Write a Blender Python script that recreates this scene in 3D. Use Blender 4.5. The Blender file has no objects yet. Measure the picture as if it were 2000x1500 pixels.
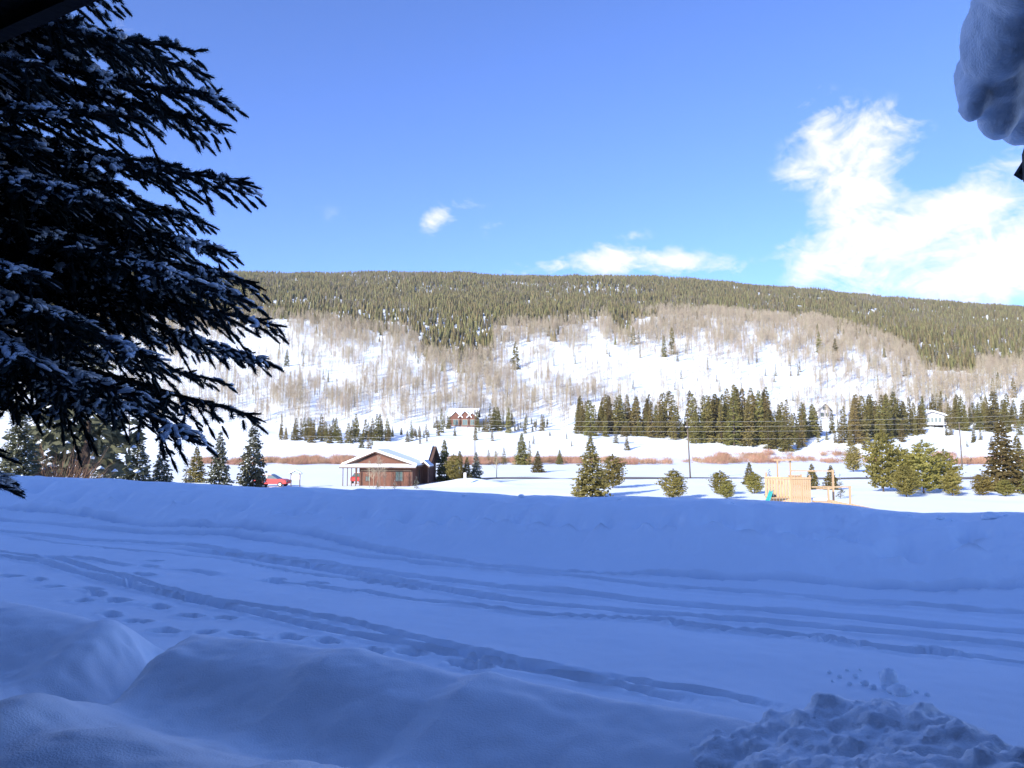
import bpy, bmesh, math, random
import numpy as np
from mathutils import Vector, Matrix, noise as mnoise

sc = bpy.context.scene
COL = sc.collection
PI = math.pi

# ------------------------------------------------------------------ camera
EYE = 2.2
F = 1500.0                                   # focal length in pixels of the 2000 px wide photograph
PITCH = math.atan(115.0 / F)
cam = bpy.data.cameras.new('camera')
cam.sensor_width = 36.0
cam.lens = 36.0 * F / 2000.0
cam.clip_start = 0.05
cam.clip_end = 6000
camo = bpy.data.objects.new('camera', cam)
COL.objects.link(camo)
camo.location = (0, 0, EYE)
camo.rotation_euler = (PI / 2 + PITCH, 0, 0)
sc.camera = camo

# ------------------------------------------------------------------ light
SUN_EL = math.radians(21)
SUN_AZ = math.atan2(-0.6, -0.8)
SUN = Vector((math.sin(SUN_AZ) * math.cos(SUN_EL), math.cos(SUN_AZ) * math.cos(SUN_EL), math.sin(SUN_EL)))
sl = bpy.data.lights.new('sun', 'SUN')
sl.energy = 4.0
sl.angle = math.radians(0.5)
sl.color = (1.0, 0.95, 0.85)
so = bpy.data.objects.new('sun', sl)
COL.objects.link(so)
so.rotation_euler = SUN.to_track_quat('Z', 'Y').to_euler()

SKY_STRENGTH = 0.15
world = bpy.data.worlds.new('World')
sc.world = world
world.use_nodes = True
sc.view_settings.view_transform = 'Standard'
sc.view_settings.look = 'None'
sc.view_settings.gamma = 1.0
sc.view_settings.exposure = 1.08
sc.view_settings.use_curve_mapping = False
sc.cycles.use_denoising = True
sc.cycles.max_bounces = 6
sc.cycles.diffuse_bounces = 4
sc.cycles.transparent_max_bounces = 4


def ray(x, y):
    a = (x - 1000.0) / F
    b = (750.0 - y) / F
    c, s = math.cos(PITCH), math.sin(PITCH)
    return a, c - b * s, s + b * c


def at(x, y, Y):
    d = ray(x, y)
    t = Y / d[1]
    return Vector((d[0] * t, Y, EYE + d[2] * t))


def on_plane(x, y, z):
    d = ray(x, y)
    t = (z - EYE) / d[2]
    return Vector((d[0] * t, d[1] * t, z))


# road frame: u runs along the road (to the right and nearer), v away from the lodge
EU = (0.88, -0.475)
EV = (0.475, 0.88)


def uv_of(X, Y):
    return X * EU[0] + Y * EU[1], X * EV[0] + Y * EV[1]


def xy_of(u, v):
    return u * EU[0] + v * EV[0], u * EU[1] + v * EV[1]


def on_v(x, y, v):
    """point of the pixel ray on the vertical plane at road distance v"""
    d = ray(x, y)
    t = v / (d[0] * EV[0] + d[1] * EV[1])
    return Vector((d[0] * t, d[1] * t, EYE + d[2] * t))


# ------------------------------------------------------------------ the sky
def build_sky():
    nt = world.node_tree
    nt.nodes.clear()
    N = nt.nodes.new
    L = nt.links.new

    def M(op, a, b=None, c=None, clamp=False):
        n = N('ShaderNodeMath')
        n.operation = op
        n.use_clamp = clamp
        for i, v in enumerate((a, b, c)):
            if v is None:
                continue
            if isinstance(v, (int, float)):
                n.inputs[i].default_value = v
            else:
                L(v, n.inputs[i])
        return n.outputs[0]

    out = N('ShaderNodeOutputWorld')
    bg = N('ShaderNodeBackground')
    bg.inputs[1].default_value = SKY_STRENGTH
    L(bg.outputs[0], out.inputs[0])
    sky = N('ShaderNodeTexSky')
    sky.sky_type = 'NISHITA'
    sky.sun_disc = False
    sky.sun_elevation = SUN_EL
    sky.sun_rotation = SUN_AZ
    sky.altitude = 2800
    sky.air_density = 1.0
    sky.dust_density = 1.1
    sky.ozone_density = 2.6
    tint = N('ShaderNodeMix')
    tint.data_type = 'RGBA'
    tint.blend_type = 'MULTIPLY'
    tint.inputs[0].default_value = 1.0
    tint.inputs[7].default_value = (0.57, 0.685, 1.04, 1)      # the camera's cold white balance
    L(sky.outputs[0], tint.inputs[6])

    tc = N('ShaderNodeTexCoord')
    sep = N('ShaderNodeSeparateXYZ')
    L(tc.outputs['Generated'], sep.inputs[0])
    az = M('ARCTAN2', sep.outputs[0], sep.outputs[1])
    el = M('ARCSINE', sep.outputs[2])
    # warped cloud noise
    n1 = N('ShaderNodeTexNoise')
    n1.inputs['Scale'].default_value = 11
    n1.inputs['Detail'].default_value = 9
    n1.inputs['Roughness'].default_value = 0.62
    n1.inputs['Distortion'].default_value = 0.9
    mp = N('ShaderNodeMapping')
    mp.inputs['Rotation'].default_value = (0, math.radians(35), 0)
    mp.inputs['Scale'].default_value = (1.0, 1.0, 1.5)
    L(tc.outputs['Generated'], mp.inputs[0])
    L(mp.outputs[0], n1.inputs['Vector'])

    def blob(x, y, rx, ry, rot, amp):
        d = ray(x, y)
        a0 = math.atan2(d[0], d[1])
        e0 = math.atan2(d[2], math.hypot(d[0], d[1]))
        rx, ry = rx / F * 0.85, ry / F * 0.85
        da = M('SUBTRACT', az, a0)
        de = M('SUBTRACT', el, e0)
        c, s = math.cos(rot), math.sin(rot)
        p = M('ADD', M('MULTIPLY', da, c / rx), M('MULTIPLY', de, s / rx))
        q = M('ADD', M('MULTIPLY', da, -s / ry), M('MULTIPLY', de, c / ry))
        r2 = M('ADD', M('MULTIPLY', p, p), M('MULTIPLY', q, q))
        g = M('EXPONENT', M('MULTIPLY', r2, -1.0))
        return M('MULTIPLY', g, amp)

    R = math.radians
    blobs = [
        (1655, 345, 95, 100, R(0), 0.62), (1605, 235, 42, 60, R(30), 0.34), (1725, 265, 75, 50, R(-10), 0.36),
        (1820, 552, 250, 40, R(8), 0.52), (2030, 510, 180, 75, R(18), 0.46), (1760, 470, 190, 60, R(22), 0.28), (1630, 470, 110, 70, R(35), 0.46), (1560, 540, 70, 40, R(20), 0.40), (1860, 430, 150, 60, R(25), 0.30),
        (1930, 350, 130, 60, R(30), 0.30), (2270, 450, 260, 120, R(0), 0.62), (2750, 520, 320, 90, R(0), 0.55), (3400, 480, 300, 120, R(0), 0.5),
        (1190, 500, 75, 44, R(18), 0.54), (1330, 512, 130, 34, R(-4), 0.50), (1060, 522, 70, 22, R(8), 0.40), (1560, 350, 40, 60, R(20), 0.22),
        (850, 427, 44, 30, R(30), 0.85), (945, 425, 75, 34, R(-40), 0.16), (650, 418, 70, 24, R(0), 0.09), (905, 375, 40, 20, R(0), 0.10),
        (245, 55, 60, 26, R(-30), 0.24), (-700, 480, 300, 70, R(0), 0.42), (-1600, 450, 300, 90, R(0), 0.4),
    ]
    tot = None
    for b in blobs:
        o = blob(*b)
        tot = o if tot is None else M('ADD', tot, o)
    n2 = N('ShaderNodeTexNoise')
    n2.inputs['Scale'].default_value = 38
    n2.inputs['Detail'].default_value = 6
    n2.inputs['Roughness'].default_value = 0.6
    n2.inputs['Distortion'].default_value = 1.2
    L(mp.outputs[0], n2.inputs['Vector'])
    nn = M('ADD', M('MULTIPLY', M('SUBTRACT', n1.outputs[0], 0.5), 1.7), M('MULTIPLY', M('SUBTRACT', n2.outputs[0], 0.5), 0.55))
    d = M('ADD', nn, tot)
    d = M('DIVIDE', M('SUBTRACT', d, 0.20), 0.50, clamp=True)
    d = M('MULTIPLY', d, M('DIVIDE', M('SUBTRACT', tot, 0.04), 0.10, clamp=True))
    d = M('POWER', d, 1.2)
    mix = N('ShaderNodeMix')
    mix.data_type = 'RGBA'
    L(d, mix.inputs[0])
    L(tint.outputs[2], mix.inputs[6])
    mix.inputs[7].default_value = (3.5, 3.55, 3.7, 1)
    L(mix.outputs[2], bg.inputs[0])


build_sky()


# ------------------------------------------------------------------ noise, interpolation, meshes
def hash2(ix, iy, seed):
    n = (ix.astype(np.int64) * 374761393 + iy.astype(np.int64) * 668265263 + seed * 974711) & 0x7fffffff
    n = ((n ^ (n >> 13)) * 1274126177) & 0x7fffffff
    n = (n ^ (n >> 16)) & 0xffff
    return n / 65535.0


def vnoise(x, y, seed=0):
    x = np.asarray(x, float)
    y = np.asarray(y, float)
    ix, iy = np.floor(x), np.floor(y)
    fx, fy = x - ix, y - iy
    fx = fx * fx * fx * (fx * (fx * 6 - 15) + 10)
    fy = fy * fy * fy * (fy * (fy * 6 - 15) + 10)
    a, b = hash2(ix, iy, seed), hash2(ix + 1, iy, seed)
    c, d = hash2(ix, iy + 1, seed), hash2(ix + 1, iy + 1, seed)
    return ((a + (b - a) * fx) * (1 - fy) + (c + (d - c) * fx) * fy) * 2 - 1


def fbm(x, y, seed=0, octs=4, gain=0.5):
    s, amp, f = 0.0, 1.0, 1.0
    for o in range(octs):
        s = s + amp * vnoise(np.asarray(x) * f + 17.3 * o, np.asarray(y) * f - 9.1 * o, seed + o)
        amp *= gain
        f *= 2.03
    return s


def sstep(a, b, x):
    t = np.clip((np.asarray(x, float) - a) / (b - a), 0, 1)
    return t * t * (3 - 2 * t)


def raw_mesh(name, V, faces, smooth=False):
    """V (n,3); faces: (m,3) or (m,4) array or a list of such arrays"""
    if not isinstance(faces, list):
        faces = [faces]
    faces = [np.asarray(f, dtype=np.int32) for f in faces if len(f)]
    me = bpy.data.meshes.new(name)
    V = np.asarray(V, dtype=np.float32)
    me.vertices.add(len(V))
    me.vertices.foreach_set('co', V.ravel())
    loops = np.concatenate([f.ravel() for f in faces])
    sizes = np.concatenate([np.full(len(f), f.shape[1], dtype=np.int32) for f in faces])
    starts = np.concatenate([[0], np.cumsum(sizes)[:-1]]).astype(np.int32)
    me.loops.add(len(loops))
    me.loops.foreach_set('vertex_index', loops.astype(np.int32))
    me.polygons.add(len(sizes))
    me.polygons.foreach_set('loop_start', starts)
    me.polygons.foreach_set('loop_total', sizes)
    if smooth:
        me.polygons.foreach_set('use_smooth', np.ones(len(sizes), dtype=bool))
    me.update(calc_edges=True)
    return me


def link(name, me, mats=None, parent=None, loc=None, rotz=None):
    o = bpy.data.objects.new(name, me)
    COL.objects.link(o)
    if mats is not None and me is not None:
        for m in (mats if isinstance(mats, (list, tuple)) else [mats]):
            me.materials.append(m)
    if parent is not None:
        o.parent = parent
    if loc is not None:
        o.location = loc
    if rotz is not None:
        o.rotation_euler = (0, 0, rotz)
    return o


def tag(o, label=None, cat=None, group=None, kind=None):
    if label:
        o['label'] = label
    if cat:
        o['category'] = cat
    if group:
        o['group'] = group
    if kind:
        o['kind'] = kind
    return o


def empty(name, loc, label, cat, group=None, rotz=0.0):
    o = link(name, None, loc=loc, rotz=rotz)
    o.empty_display_size = 0.2
    return tag(o, label, cat, group)


class MB:
    """collects boxes, prisms and tubes into one mesh"""

    def __init__(self):
        self.v = []
        self.f = []

    def poly(self, pts, faces):
        n = len(self.v)
        self.v += [tuple(p) for p in pts]
        self.f += [tuple(i + n for i in f) for f in faces]
        return self

    def box(self, x0, x1, y0, y1, z0, z1):
        p = [(x, y, z) for z in (z0, z1) for y in (y0, y1) for x in (x0, x1)]
        return self.poly(p, [(0, 2, 3, 1), (4, 5, 7, 6), (0, 1, 5, 4), (2, 6, 7, 3), (0, 4, 6, 2), (1, 3, 7, 5)])

    def hexa(self, p):
        """8 points: bottom 4 ccw, top 4 ccw"""
        return self.poly(p, [(3, 2, 1, 0), (4, 5, 6, 7), (0, 1, 5, 4), (1, 2, 6, 5), (2, 3, 7, 6), (3, 0, 4, 7)])

    def bar(self, a, b, w, h=None, up=(0, 0, 1)):
        a, b = Vector(a), Vector(b)
        h = h or w
        d = (b - a).normalized()
        up = Vector(up)
        if abs(d.dot(up)) > 0.95:
            up = Vector((0, 1, 0))
        s = d.cross(up).normalized() * (w / 2)
        t = s.cross(d).normalized() * (h / 2)
        return self.hexa([a - s - t, b - s - t, b + s - t, a + s - t, a - s + t, b - s + t, b + s + t, a + s + t])

    def tube(self, pts, radii, n=8):
        pts = [Vector(p) for p in pts]
        base = len(self.v)
        for i, p in enumerate(pts):
            d = (pts[min(i + 1, len(pts) - 1)] - pts[max(i - 1, 0)]).normalized()
            up = Vector((0, 0, 1)) if abs(d.z) < 0.95 else Vector((0, 1, 0))
            s = d.cross(up).normalized()
            t = s.cross(d)
            r = radii[i] if isinstance(radii, (list, tuple)) else radii
            for k in range(n):
                a = 2 * PI * k / n
                self.v.append(tuple(p + s * (math.cos(a) * r) + t * (math.sin(a) * r)))
        for i in range(len(pts) - 1):
            for k in range(n):
                q = base + i * n
                self.f.append((q + k, q + (k + 1) % n, q + n + (k + 1) % n, q + n + k))
        self.f.append(tuple(base + k for k in range(n))[::-1])
        self.f.append(tuple(base + (len(pts) - 1) * n + k for k in range(n)))
        return self

    def build(self, name, m, parent=None, smooth=False, **kw):
        me = bpy.data.meshes.new(name)
        me.from_pydata(self.v, [], self.f)
        me.update()
        if smooth:
            for p in me.polygons:
                p.use_smooth = True
        return link(name, me, m, parent, **kw)


# ------------------------------------------------------------------ materials
def mat(name, col, rough=0.7, var=0.0, scale=8.0, col2=None, bump=0.0, bscale=40.0, spec=0.3, rnd=0.0, metal=0.0, stretch=None):
    m = bpy.data.materials.new(name)
    m.use_nodes = True
    nt = m.node_tree
    N, L = nt.nodes.new, nt.links.new
    p = nt.nodes['Principled BSDF']
    p.inputs['Roughness'].default_value = rough
    p.inputs['Specular IOR Level'].default_value = spec
    p.inputs['Metallic'].default_value = metal
    c1 = (*col, 1)
    p.inputs['Base Color'].default_value = c1
    last = None
    tc = N('ShaderNodeTexCoord')
    vec = tc.outputs['Object']
    if stretch:
        mp = N('ShaderNodeMapping')
        mp.inputs['Scale'].default_value = stretch
        L(vec, mp.inputs[0])
        vec = mp.outputs[0]
    if var or col2:
        n = N('ShaderNodeTexNoise')
        n.inputs['Scale'].default_value = scale
        n.inputs['Detail'].default_value = 5
        L(vec, n.inputs['Vector'])
        r = N('ShaderNodeMapRange')
        r.inputs[1].default_value = 0.3
        r.inputs[2].default_value = 0.7
        L(n.outputs[0], r.inputs[0])
        mx = N('ShaderNodeMix')
        mx.data_type = 'RGBA'
        mx.inputs[6].default_value = c1
        c2 = col2 if col2 else tuple(c * (1 - var) for c in col)
        mx.inputs[7].default_value = (*c2, 1)
        L(r.outputs[0], mx.inputs[0])
        last = mx.outputs[2]
    if rnd:
        oi = N('ShaderNodeObjectInfo')
        hs = N('ShaderNodeHueSaturation')
        r1 = N('ShaderNodeMapRange')
        r1.inputs[3].default_value = 1 - rnd
        r1.inputs[4].default_value = 1 + rnd
        L(oi.outputs['Random'], r1.inputs[0])
        L(r1.outputs[0], hs.inputs['Value'])
        w = N('ShaderNodeMath')
        w.operation = 'MULTIPLY'
        w.inputs[1].default_value = 7.31
        L(oi.outputs['Random'], w.inputs[0])
        fr = N('ShaderNodeMath')
        fr.operation = 'FRACT'
        L(w.outputs[0], fr.inputs[0])
        r2 = N('ShaderNodeMapRange')
        r2.inputs[3].default_value = 0.5 - 0.018 * rnd / 0.3
        r2.inputs[4].default_value = 0.5 + 0.030 * rnd / 0.3
        L(fr.outputs[0], r2.inputs[0])
        L(r2.outputs[0], hs.inputs['Hue'])
        if last is not None:
            L(last, hs.inputs['Color'])
        else:
            hs.inputs['Color'].default_value = c1
        last = hs.outputs[0]
    if last is not None:
        L(last, p.inputs['Base Color'])
    if bump:
        n = N('ShaderNodeTexNoise')
        n.inputs['Scale'].default_value = bscale
        n.inputs['Detail'].default_value = 6
        L(vec, n.inputs['Vector'])
        b = N('ShaderNodeBump')
        b.inputs['Strength'].default_value = bump
        b.inputs['Distance'].default_value = 0.02
        L(n.outputs[0], b.inputs['Height'])
        L(b.outputs[0], p.inputs['Normal'])
    return m


def leafy(m, fac=0.3):
    """needles let some light through"""
    nt = m.node_tree
    p = nt.nodes['Principled BSDF']
    out = nt.nodes['Material Output']
    t = nt.nodes.new('ShaderNodeBsdfTranslucent')
    if p.inputs['Base Color'].links:
        nt.links.new(p.inputs['Base Color'].links[0].from_socket, t.inputs[0])
    mx = nt.nodes.new('ShaderNodeMixShader')
    mx.inputs[0].default_value = fac
    nt.links.new(p.outputs[0], mx.inputs[1])
    nt.links.new(t.outputs[0], mx.inputs[2])
    nt.links.new(mx.outputs[0], out.inputs['Surface'])


SNOW = (0.87, 0.93, 0.97)
m_snow = mat('snow', SNOW, 0.65, var=0.04, scale=0.7, bump=0.28, bscale=85, spec=0.2)
m_snowfar = mat('snow_field', SNOW, 0.7, spec=0.1)
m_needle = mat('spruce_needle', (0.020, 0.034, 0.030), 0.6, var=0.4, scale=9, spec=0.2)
m_bark = mat('bark', (0.09, 0.062, 0.045), 0.9, var=0.5, scale=14, bump=0.6, bscale=30, stretch=(1, 1, 0.25))
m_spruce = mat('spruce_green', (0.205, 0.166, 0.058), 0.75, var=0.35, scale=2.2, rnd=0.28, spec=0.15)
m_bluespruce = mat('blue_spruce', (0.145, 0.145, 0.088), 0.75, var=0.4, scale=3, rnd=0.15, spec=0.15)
m_pine = mat('pine_green', (0.305, 0.250, 0.075), 0.75, var=0.45, scale=2.5, rnd=0.2, spec=0.15)
m_forest = mat('forest_green', (0.175, 0.150, 0.068), 0.8, var=0.3, scale=0.3, rnd=0.35, spec=0.1)
for m_ in (m_spruce, m_bluespruce, m_pine):
    leafy(m_)
m_dead = mat('dead_tree', (0.20, 0.17, 0.145), 0.85, rnd=0.3, spec=0.1)
m_aspen = mat('aspen', (0.36, 0.295, 0.215), 0.8, rnd=0.2, spec=0.1)
m_willow = mat('willow_twigs', (0.36, 0.20, 0.135), 0.8, rnd=0.3, spec=0.1)
m_wood = mat('stained_wood', (0.185, 0.078, 0.050), 0.7, var=0.45, scale=3, bump=0.3, bscale=12, stretch=(6, 6, 0.6))
m_wood2 = mat('brown_trim', (0.13, 0.075, 0.055), 0.7, var=0.3, scale=5)
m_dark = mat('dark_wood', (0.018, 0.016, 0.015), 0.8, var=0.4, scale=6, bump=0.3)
m_cedar = mat('cedar', (0.52, 0.35, 0.20), 0.65, var=0.35, scale=3, bump=0.25, bscale=10, stretch=(8, 8, 0.7))
m_glass = mat('window_glass', (0.10, 0.14, 0.13), 0.06, spec=0.8)
m_pole = mat('weathered_pole', (0.17, 0.13, 0.10), 0.85, var=0.4, scale=4, stretch=(1, 1, 0.1))
m_white = mat('white_paint', (0.72, 0.70, 0.68), 0.6, var=0.1, scale=5)
m_wire = mat('wire', (0.70, 0.68, 0.60), 0.5)
m_road = mat('packed_road', (0.25, 0.22, 0.21), 0.85, var=0.4, scale=0.5)

# ------------------------------------------------------------------ ground shapes
CREST_PX = [(-300, 925), (0, 930), (100, 934), (200, 940), (300, 944), (400, 950), (470, 954), (520, 957), (580, 955),
            (640, 961), (720, 957), (800, 960), (900, 966), (980, 973), (1020, 969), (1100, 975), (1200, 972),
            (1300, 975), (1400, 978), (1500, 983), (1600, 986), (1650, 992), (1700, 1000), (1750, 1006), (1800, 1009),
            (1900, 1010), (2000, 1008), (2200, 1012)]
VC = 15.0
_cr = [on_v(x, y, VC) for x, y in CREST_PX]
CR_U = np.array([uv_of(p.x, p.y)[0] for p in _cr])
CR_Z = np.array([p.z for p in _cr])
VM = 4.2
MOUND_PX = [(-300, 1165), (0, 1180), (60, 1184), (120, 1200), (200, 1225), (260, 1243), (300, 1264), (330, 1268), (370, 1258), (420, 1250),
            (500, 1254), (560, 1262), (620, 1275), (690, 1273), (740, 1288), (820, 1306), (900, 1325), (950, 1313),
            (1000, 1328), (1100, 1344), (1200, 1367), (1300, 1384), (1400, 1396), (1600, 1440), (2000, 1540)]
_mo = [on_v(x, y, VM) for x, y in MOUND_PX]
MO_U = np.array([uv_of(p.x, p.y)[0] for p in _mo])
MO_Z = np.array([p.z for p in _mo])


def macro(u, v):
    """road, plough bank, slope down to the valley floor, mound in front of the lodge"""
    zc = np.interp(u, CR_U, CR_Z)
    zr = -0.02 * np.clip(v - 5, 0, 8) * 0
    t = np.clip((v - 12.3) / (VC - 12.3), 0, 1)
    up = zc * (0.55 * t * t * (3 - 2 * t) + 0.45 * np.sin(t * PI / 2) ** 1.5)
    dn = zc + (-3.4 - zc) * sstep(VC + 0.05, 34, v)
    z = np.where(v < VC, zr + up, dn)
    zm = np.interp(u, MO_U, MO_Z)
    back = 1 - sstep(VM - 0.05, VM + 1.15, v)
    hollow = -0.20 * np.exp(-((v - 3.25) / 0.5) ** 2) + 0.10 * np.exp(-((v - 2.2) / 0.5) ** 2)
    return z + zm * back + hollow * back


ZT = np.array([(0, -3.4), (215, -3.4), (245, -2.6), (290, 4.4), (330, 8.2), (420, 31), (530, 60), (640, 94), (720, 120),
               (900, 166), (1100, 224), (1330, 296), (1420, 306), (1600, 285), (2000, 150), (2600, 60)], float)
_ys = np.arange(0, 2600, 2.0)
_zs = np.interp(_ys, ZT[:, 0], ZT[:, 1])
_k = np.hanning(17)
_zs2 = np.convolve(np.pad(_zs, 8, mode='edge'), _k / _k.sum(), 'valid')
KS = np.array([(-1.2, 1.0), (-0.35, 1.012), (-0.1, 1.0), (0.13, 0.99), (0.27, 0.96), (0.4, 0.905), (0.53, 0.852), (0.667, 0.80), (1.2, 0.62)])


def ground(X, Y):
    X = np.asarray(X, float)
    Y = np.asarray(Y, float)
    u, v = uv_of(X, Y)
    zn = macro(u, v)
    Yc = np.clip(Y, 0, 2590)
    zh = np.interp(Yc, _ys, _zs2)
    s = X / np.maximum(Y, 30)
    k = np.interp(s, KS[:, 0], KS[:, 1])
    w = sstep(330, 900, Y)
    zh = (zh + 3.4) * (1 + (k - 1) * w) - 3.4
    zh = zh + np.clip((Y - 300) * 0.006, 0, 5) * fbm(X / 130, Y / 130, 3, 4)
    zh = zh + np.clip((Y - 240) * 0.03, 0, 1.2) * fbm(X / 26, Y / 26, 9, 3)
    zh = zh + 0.10 * fbm(X / 9, Y / 9, 5, 3) * sstep(30, 50, Y)
    # low berm by the drive of the brown house
    zh = zh + 0.9 * np.exp(-((X + 5.5) / 4.5) ** 2 - ((Y - 103) / 2.2) ** 2)
    m = sstep(30, 44, v)
    return zn * (1 - m) + zh * m


def gz(X, Y):
    return float(ground(np.array([X]), np.array([Y]))[0])


def ground_hit(x, y, y0=40.0, y1=1500.0):
    """world point where the pixel ray first meets the ground beyond distance y0"""
    d = ray(x, y)
    Ys = np.concatenate([np.arange(y0, 400, 0.5), np.arange(400, y1, 2.0)])
    Xs = d[0] / d[1] * Ys
    zr = EYE + d[2] / d[1] * Ys
    g = ground(Xs, Ys)
    hit = np.nonzero(g >= zr)[0]
    i = hit[0] if len(hit) else len(Ys) - 1
    return float(Xs[i]), float(Ys[i]), float(g[i])


# ---- near road with its tracks
TRACKS = [
    # (polyline in pixels, half width m, depth m)
    ([(-200, 1003), (0, 1010), (150, 1021), (300, 1036), (450, 1045), (600, 1060), (755, 1080), (950, 1105), (1100, 1118), (1300, 1127), (1500, 1140), (1700, 1155), (2000, 1173), (2200, 1188)], 0.11, 0.15),
    ([(-200, 1010), (0, 1018), (150, 1030), (300, 1042), (450, 1050), (600, 1070), (800, 1095), (1000, 1118), (1150, 1132), (1300, 1145), (1500, 1158), (1700, 1177), (2000, 1201), (2200, 1220)], 0.12, 0.16),
    ([(-200, 1029), (0, 1039), (150, 1053), (300, 1063), (370, 1066), (450, 1078), (600, 1097), (800, 1125), (1000, 1150), (1150, 1162), (1300, 1178), (1500, 1195), (1700, 1213), (2000, 1239), (2200, 1258)], 0.16, 0.18),
    ([(300, 1070), (450, 1085), (600, 1106), (860, 1152), (1000, 1175), (1150, 1187), (1300, 1202), (1500, 1217), (1700, 1240), (2000, 1267), (2200, 1287)], 0.14, 0.16),
    ([(0, 1045), (100, 1058), (250, 1075), (450, 1093), (600, 1120), (730, 1138), (860, 1160)], 0.05, 0.08),
    ([(480, 1132), (580, 1142), (690, 1158), (700, 1153), (780, 1168), (900, 1180), (1000, 1195), (1100, 1205), (1300, 1215), (1350, 1228), (1450, 1235), (1600, 1248), (1650, 1260), (1720, 1272), (1800, 1280), (1900, 1287), (2000, 1299), (2200, 1318)], 0.08, 0.14),
    ([(60, 1083), (180, 1093), (270, 1105)], 0.11, 0.13),
    ([(300, 1110), (370, 1113), (450, 1128)], 0.11, 0.13),
    ([(-60, 1070), (0, 1077), (80, 1087), (140, 1100), (250, 1130), (360, 1160), (400, 1172), (480, 1182), (560, 1195), (650, 1212), (700, 1222), (800, 1245), (870, 1258), (950, 1275), (1050, 1298), (1130, 1310), (1200, 1318), (1300, 1341), (1400, 1355), (1470, 1370), (1560, 1392)], 0.085, 0.15),
    ([(-60, 1077), (0, 1085), (80, 1098), (150, 1118), (250, 1145), (370, 1172), (480, 1195), (550, 1210), (640, 1232), (750, 1252), (900, 1277), (1000, 1302), (1100, 1318), (1200, 1337), (1300, 1360), (1400, 1378)], 0.095, 0.17),
]
PRINTS = [(20, 1125), (75, 1133), (105, 1148), (180, 1152), (230, 1173), (310, 1182), (215, 1197), (270, 1210), (370, 1202),
          (440, 1207), (320, 1232), (400, 1237), (470, 1240), (565, 1247), (640, 1253), (730, 1273), (800, 1274), (190, 1160),
          (300, 1095), (292, 1105), (280, 1122), (262, 1138), (540, 1133), (1340, 1226), (1640, 1258), (1830, 1276), (620, 1140),
          (160, 1172), (905, 1296), (930, 1302), (500, 1258)]
# scars where lumps of snow fell out of the bank face (pixel x, y, radius m)
SCARS = [(565, 1003, .5), (600, 1005, .3), (680, 1008, .55), (710, 1006, .3), (780, 1012, .4), (850, 1018, .45), (900, 1015, .5),
         (955, 1020, .35), (995, 1025, .45), (1060, 1022, .35), (1115, 1030, .3), (1180, 1030, .3), (1265, 1036, .25), (1310, 1035, .25),
         (1470, 1045, .4), (1550, 1042, .35), (1635, 1048, .55), (1760, 1082, .35), (1900, 1040, .3), (1895, 1065, .3),
         (60, 960, .4), (130, 975, .5), (230, 970, .5), (350, 985, .4), (460, 992, .5), (1400, 1035, .3)]


def resample(pts, step):
    out = [pts[0]]
    for a, b in zip(pts[:-1], pts[1:]):
        n = max(1, int((b - a).length / step))
        for i in range(1, n + 1):
            out.append(a.lerp(b, i / n))
    return out


US = np.concatenate([np.arange(-36, -11, 0.06), np.arange(-11, 4.0, 0.028), np.arange(4.0, 7.0, 0.06)])
VS = [1.2]
while VS[-1] < 20:
    VS.append(VS[-1] + 0.025 + 0.0027 * VS[-1])
VS = np.array(VS)


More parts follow.
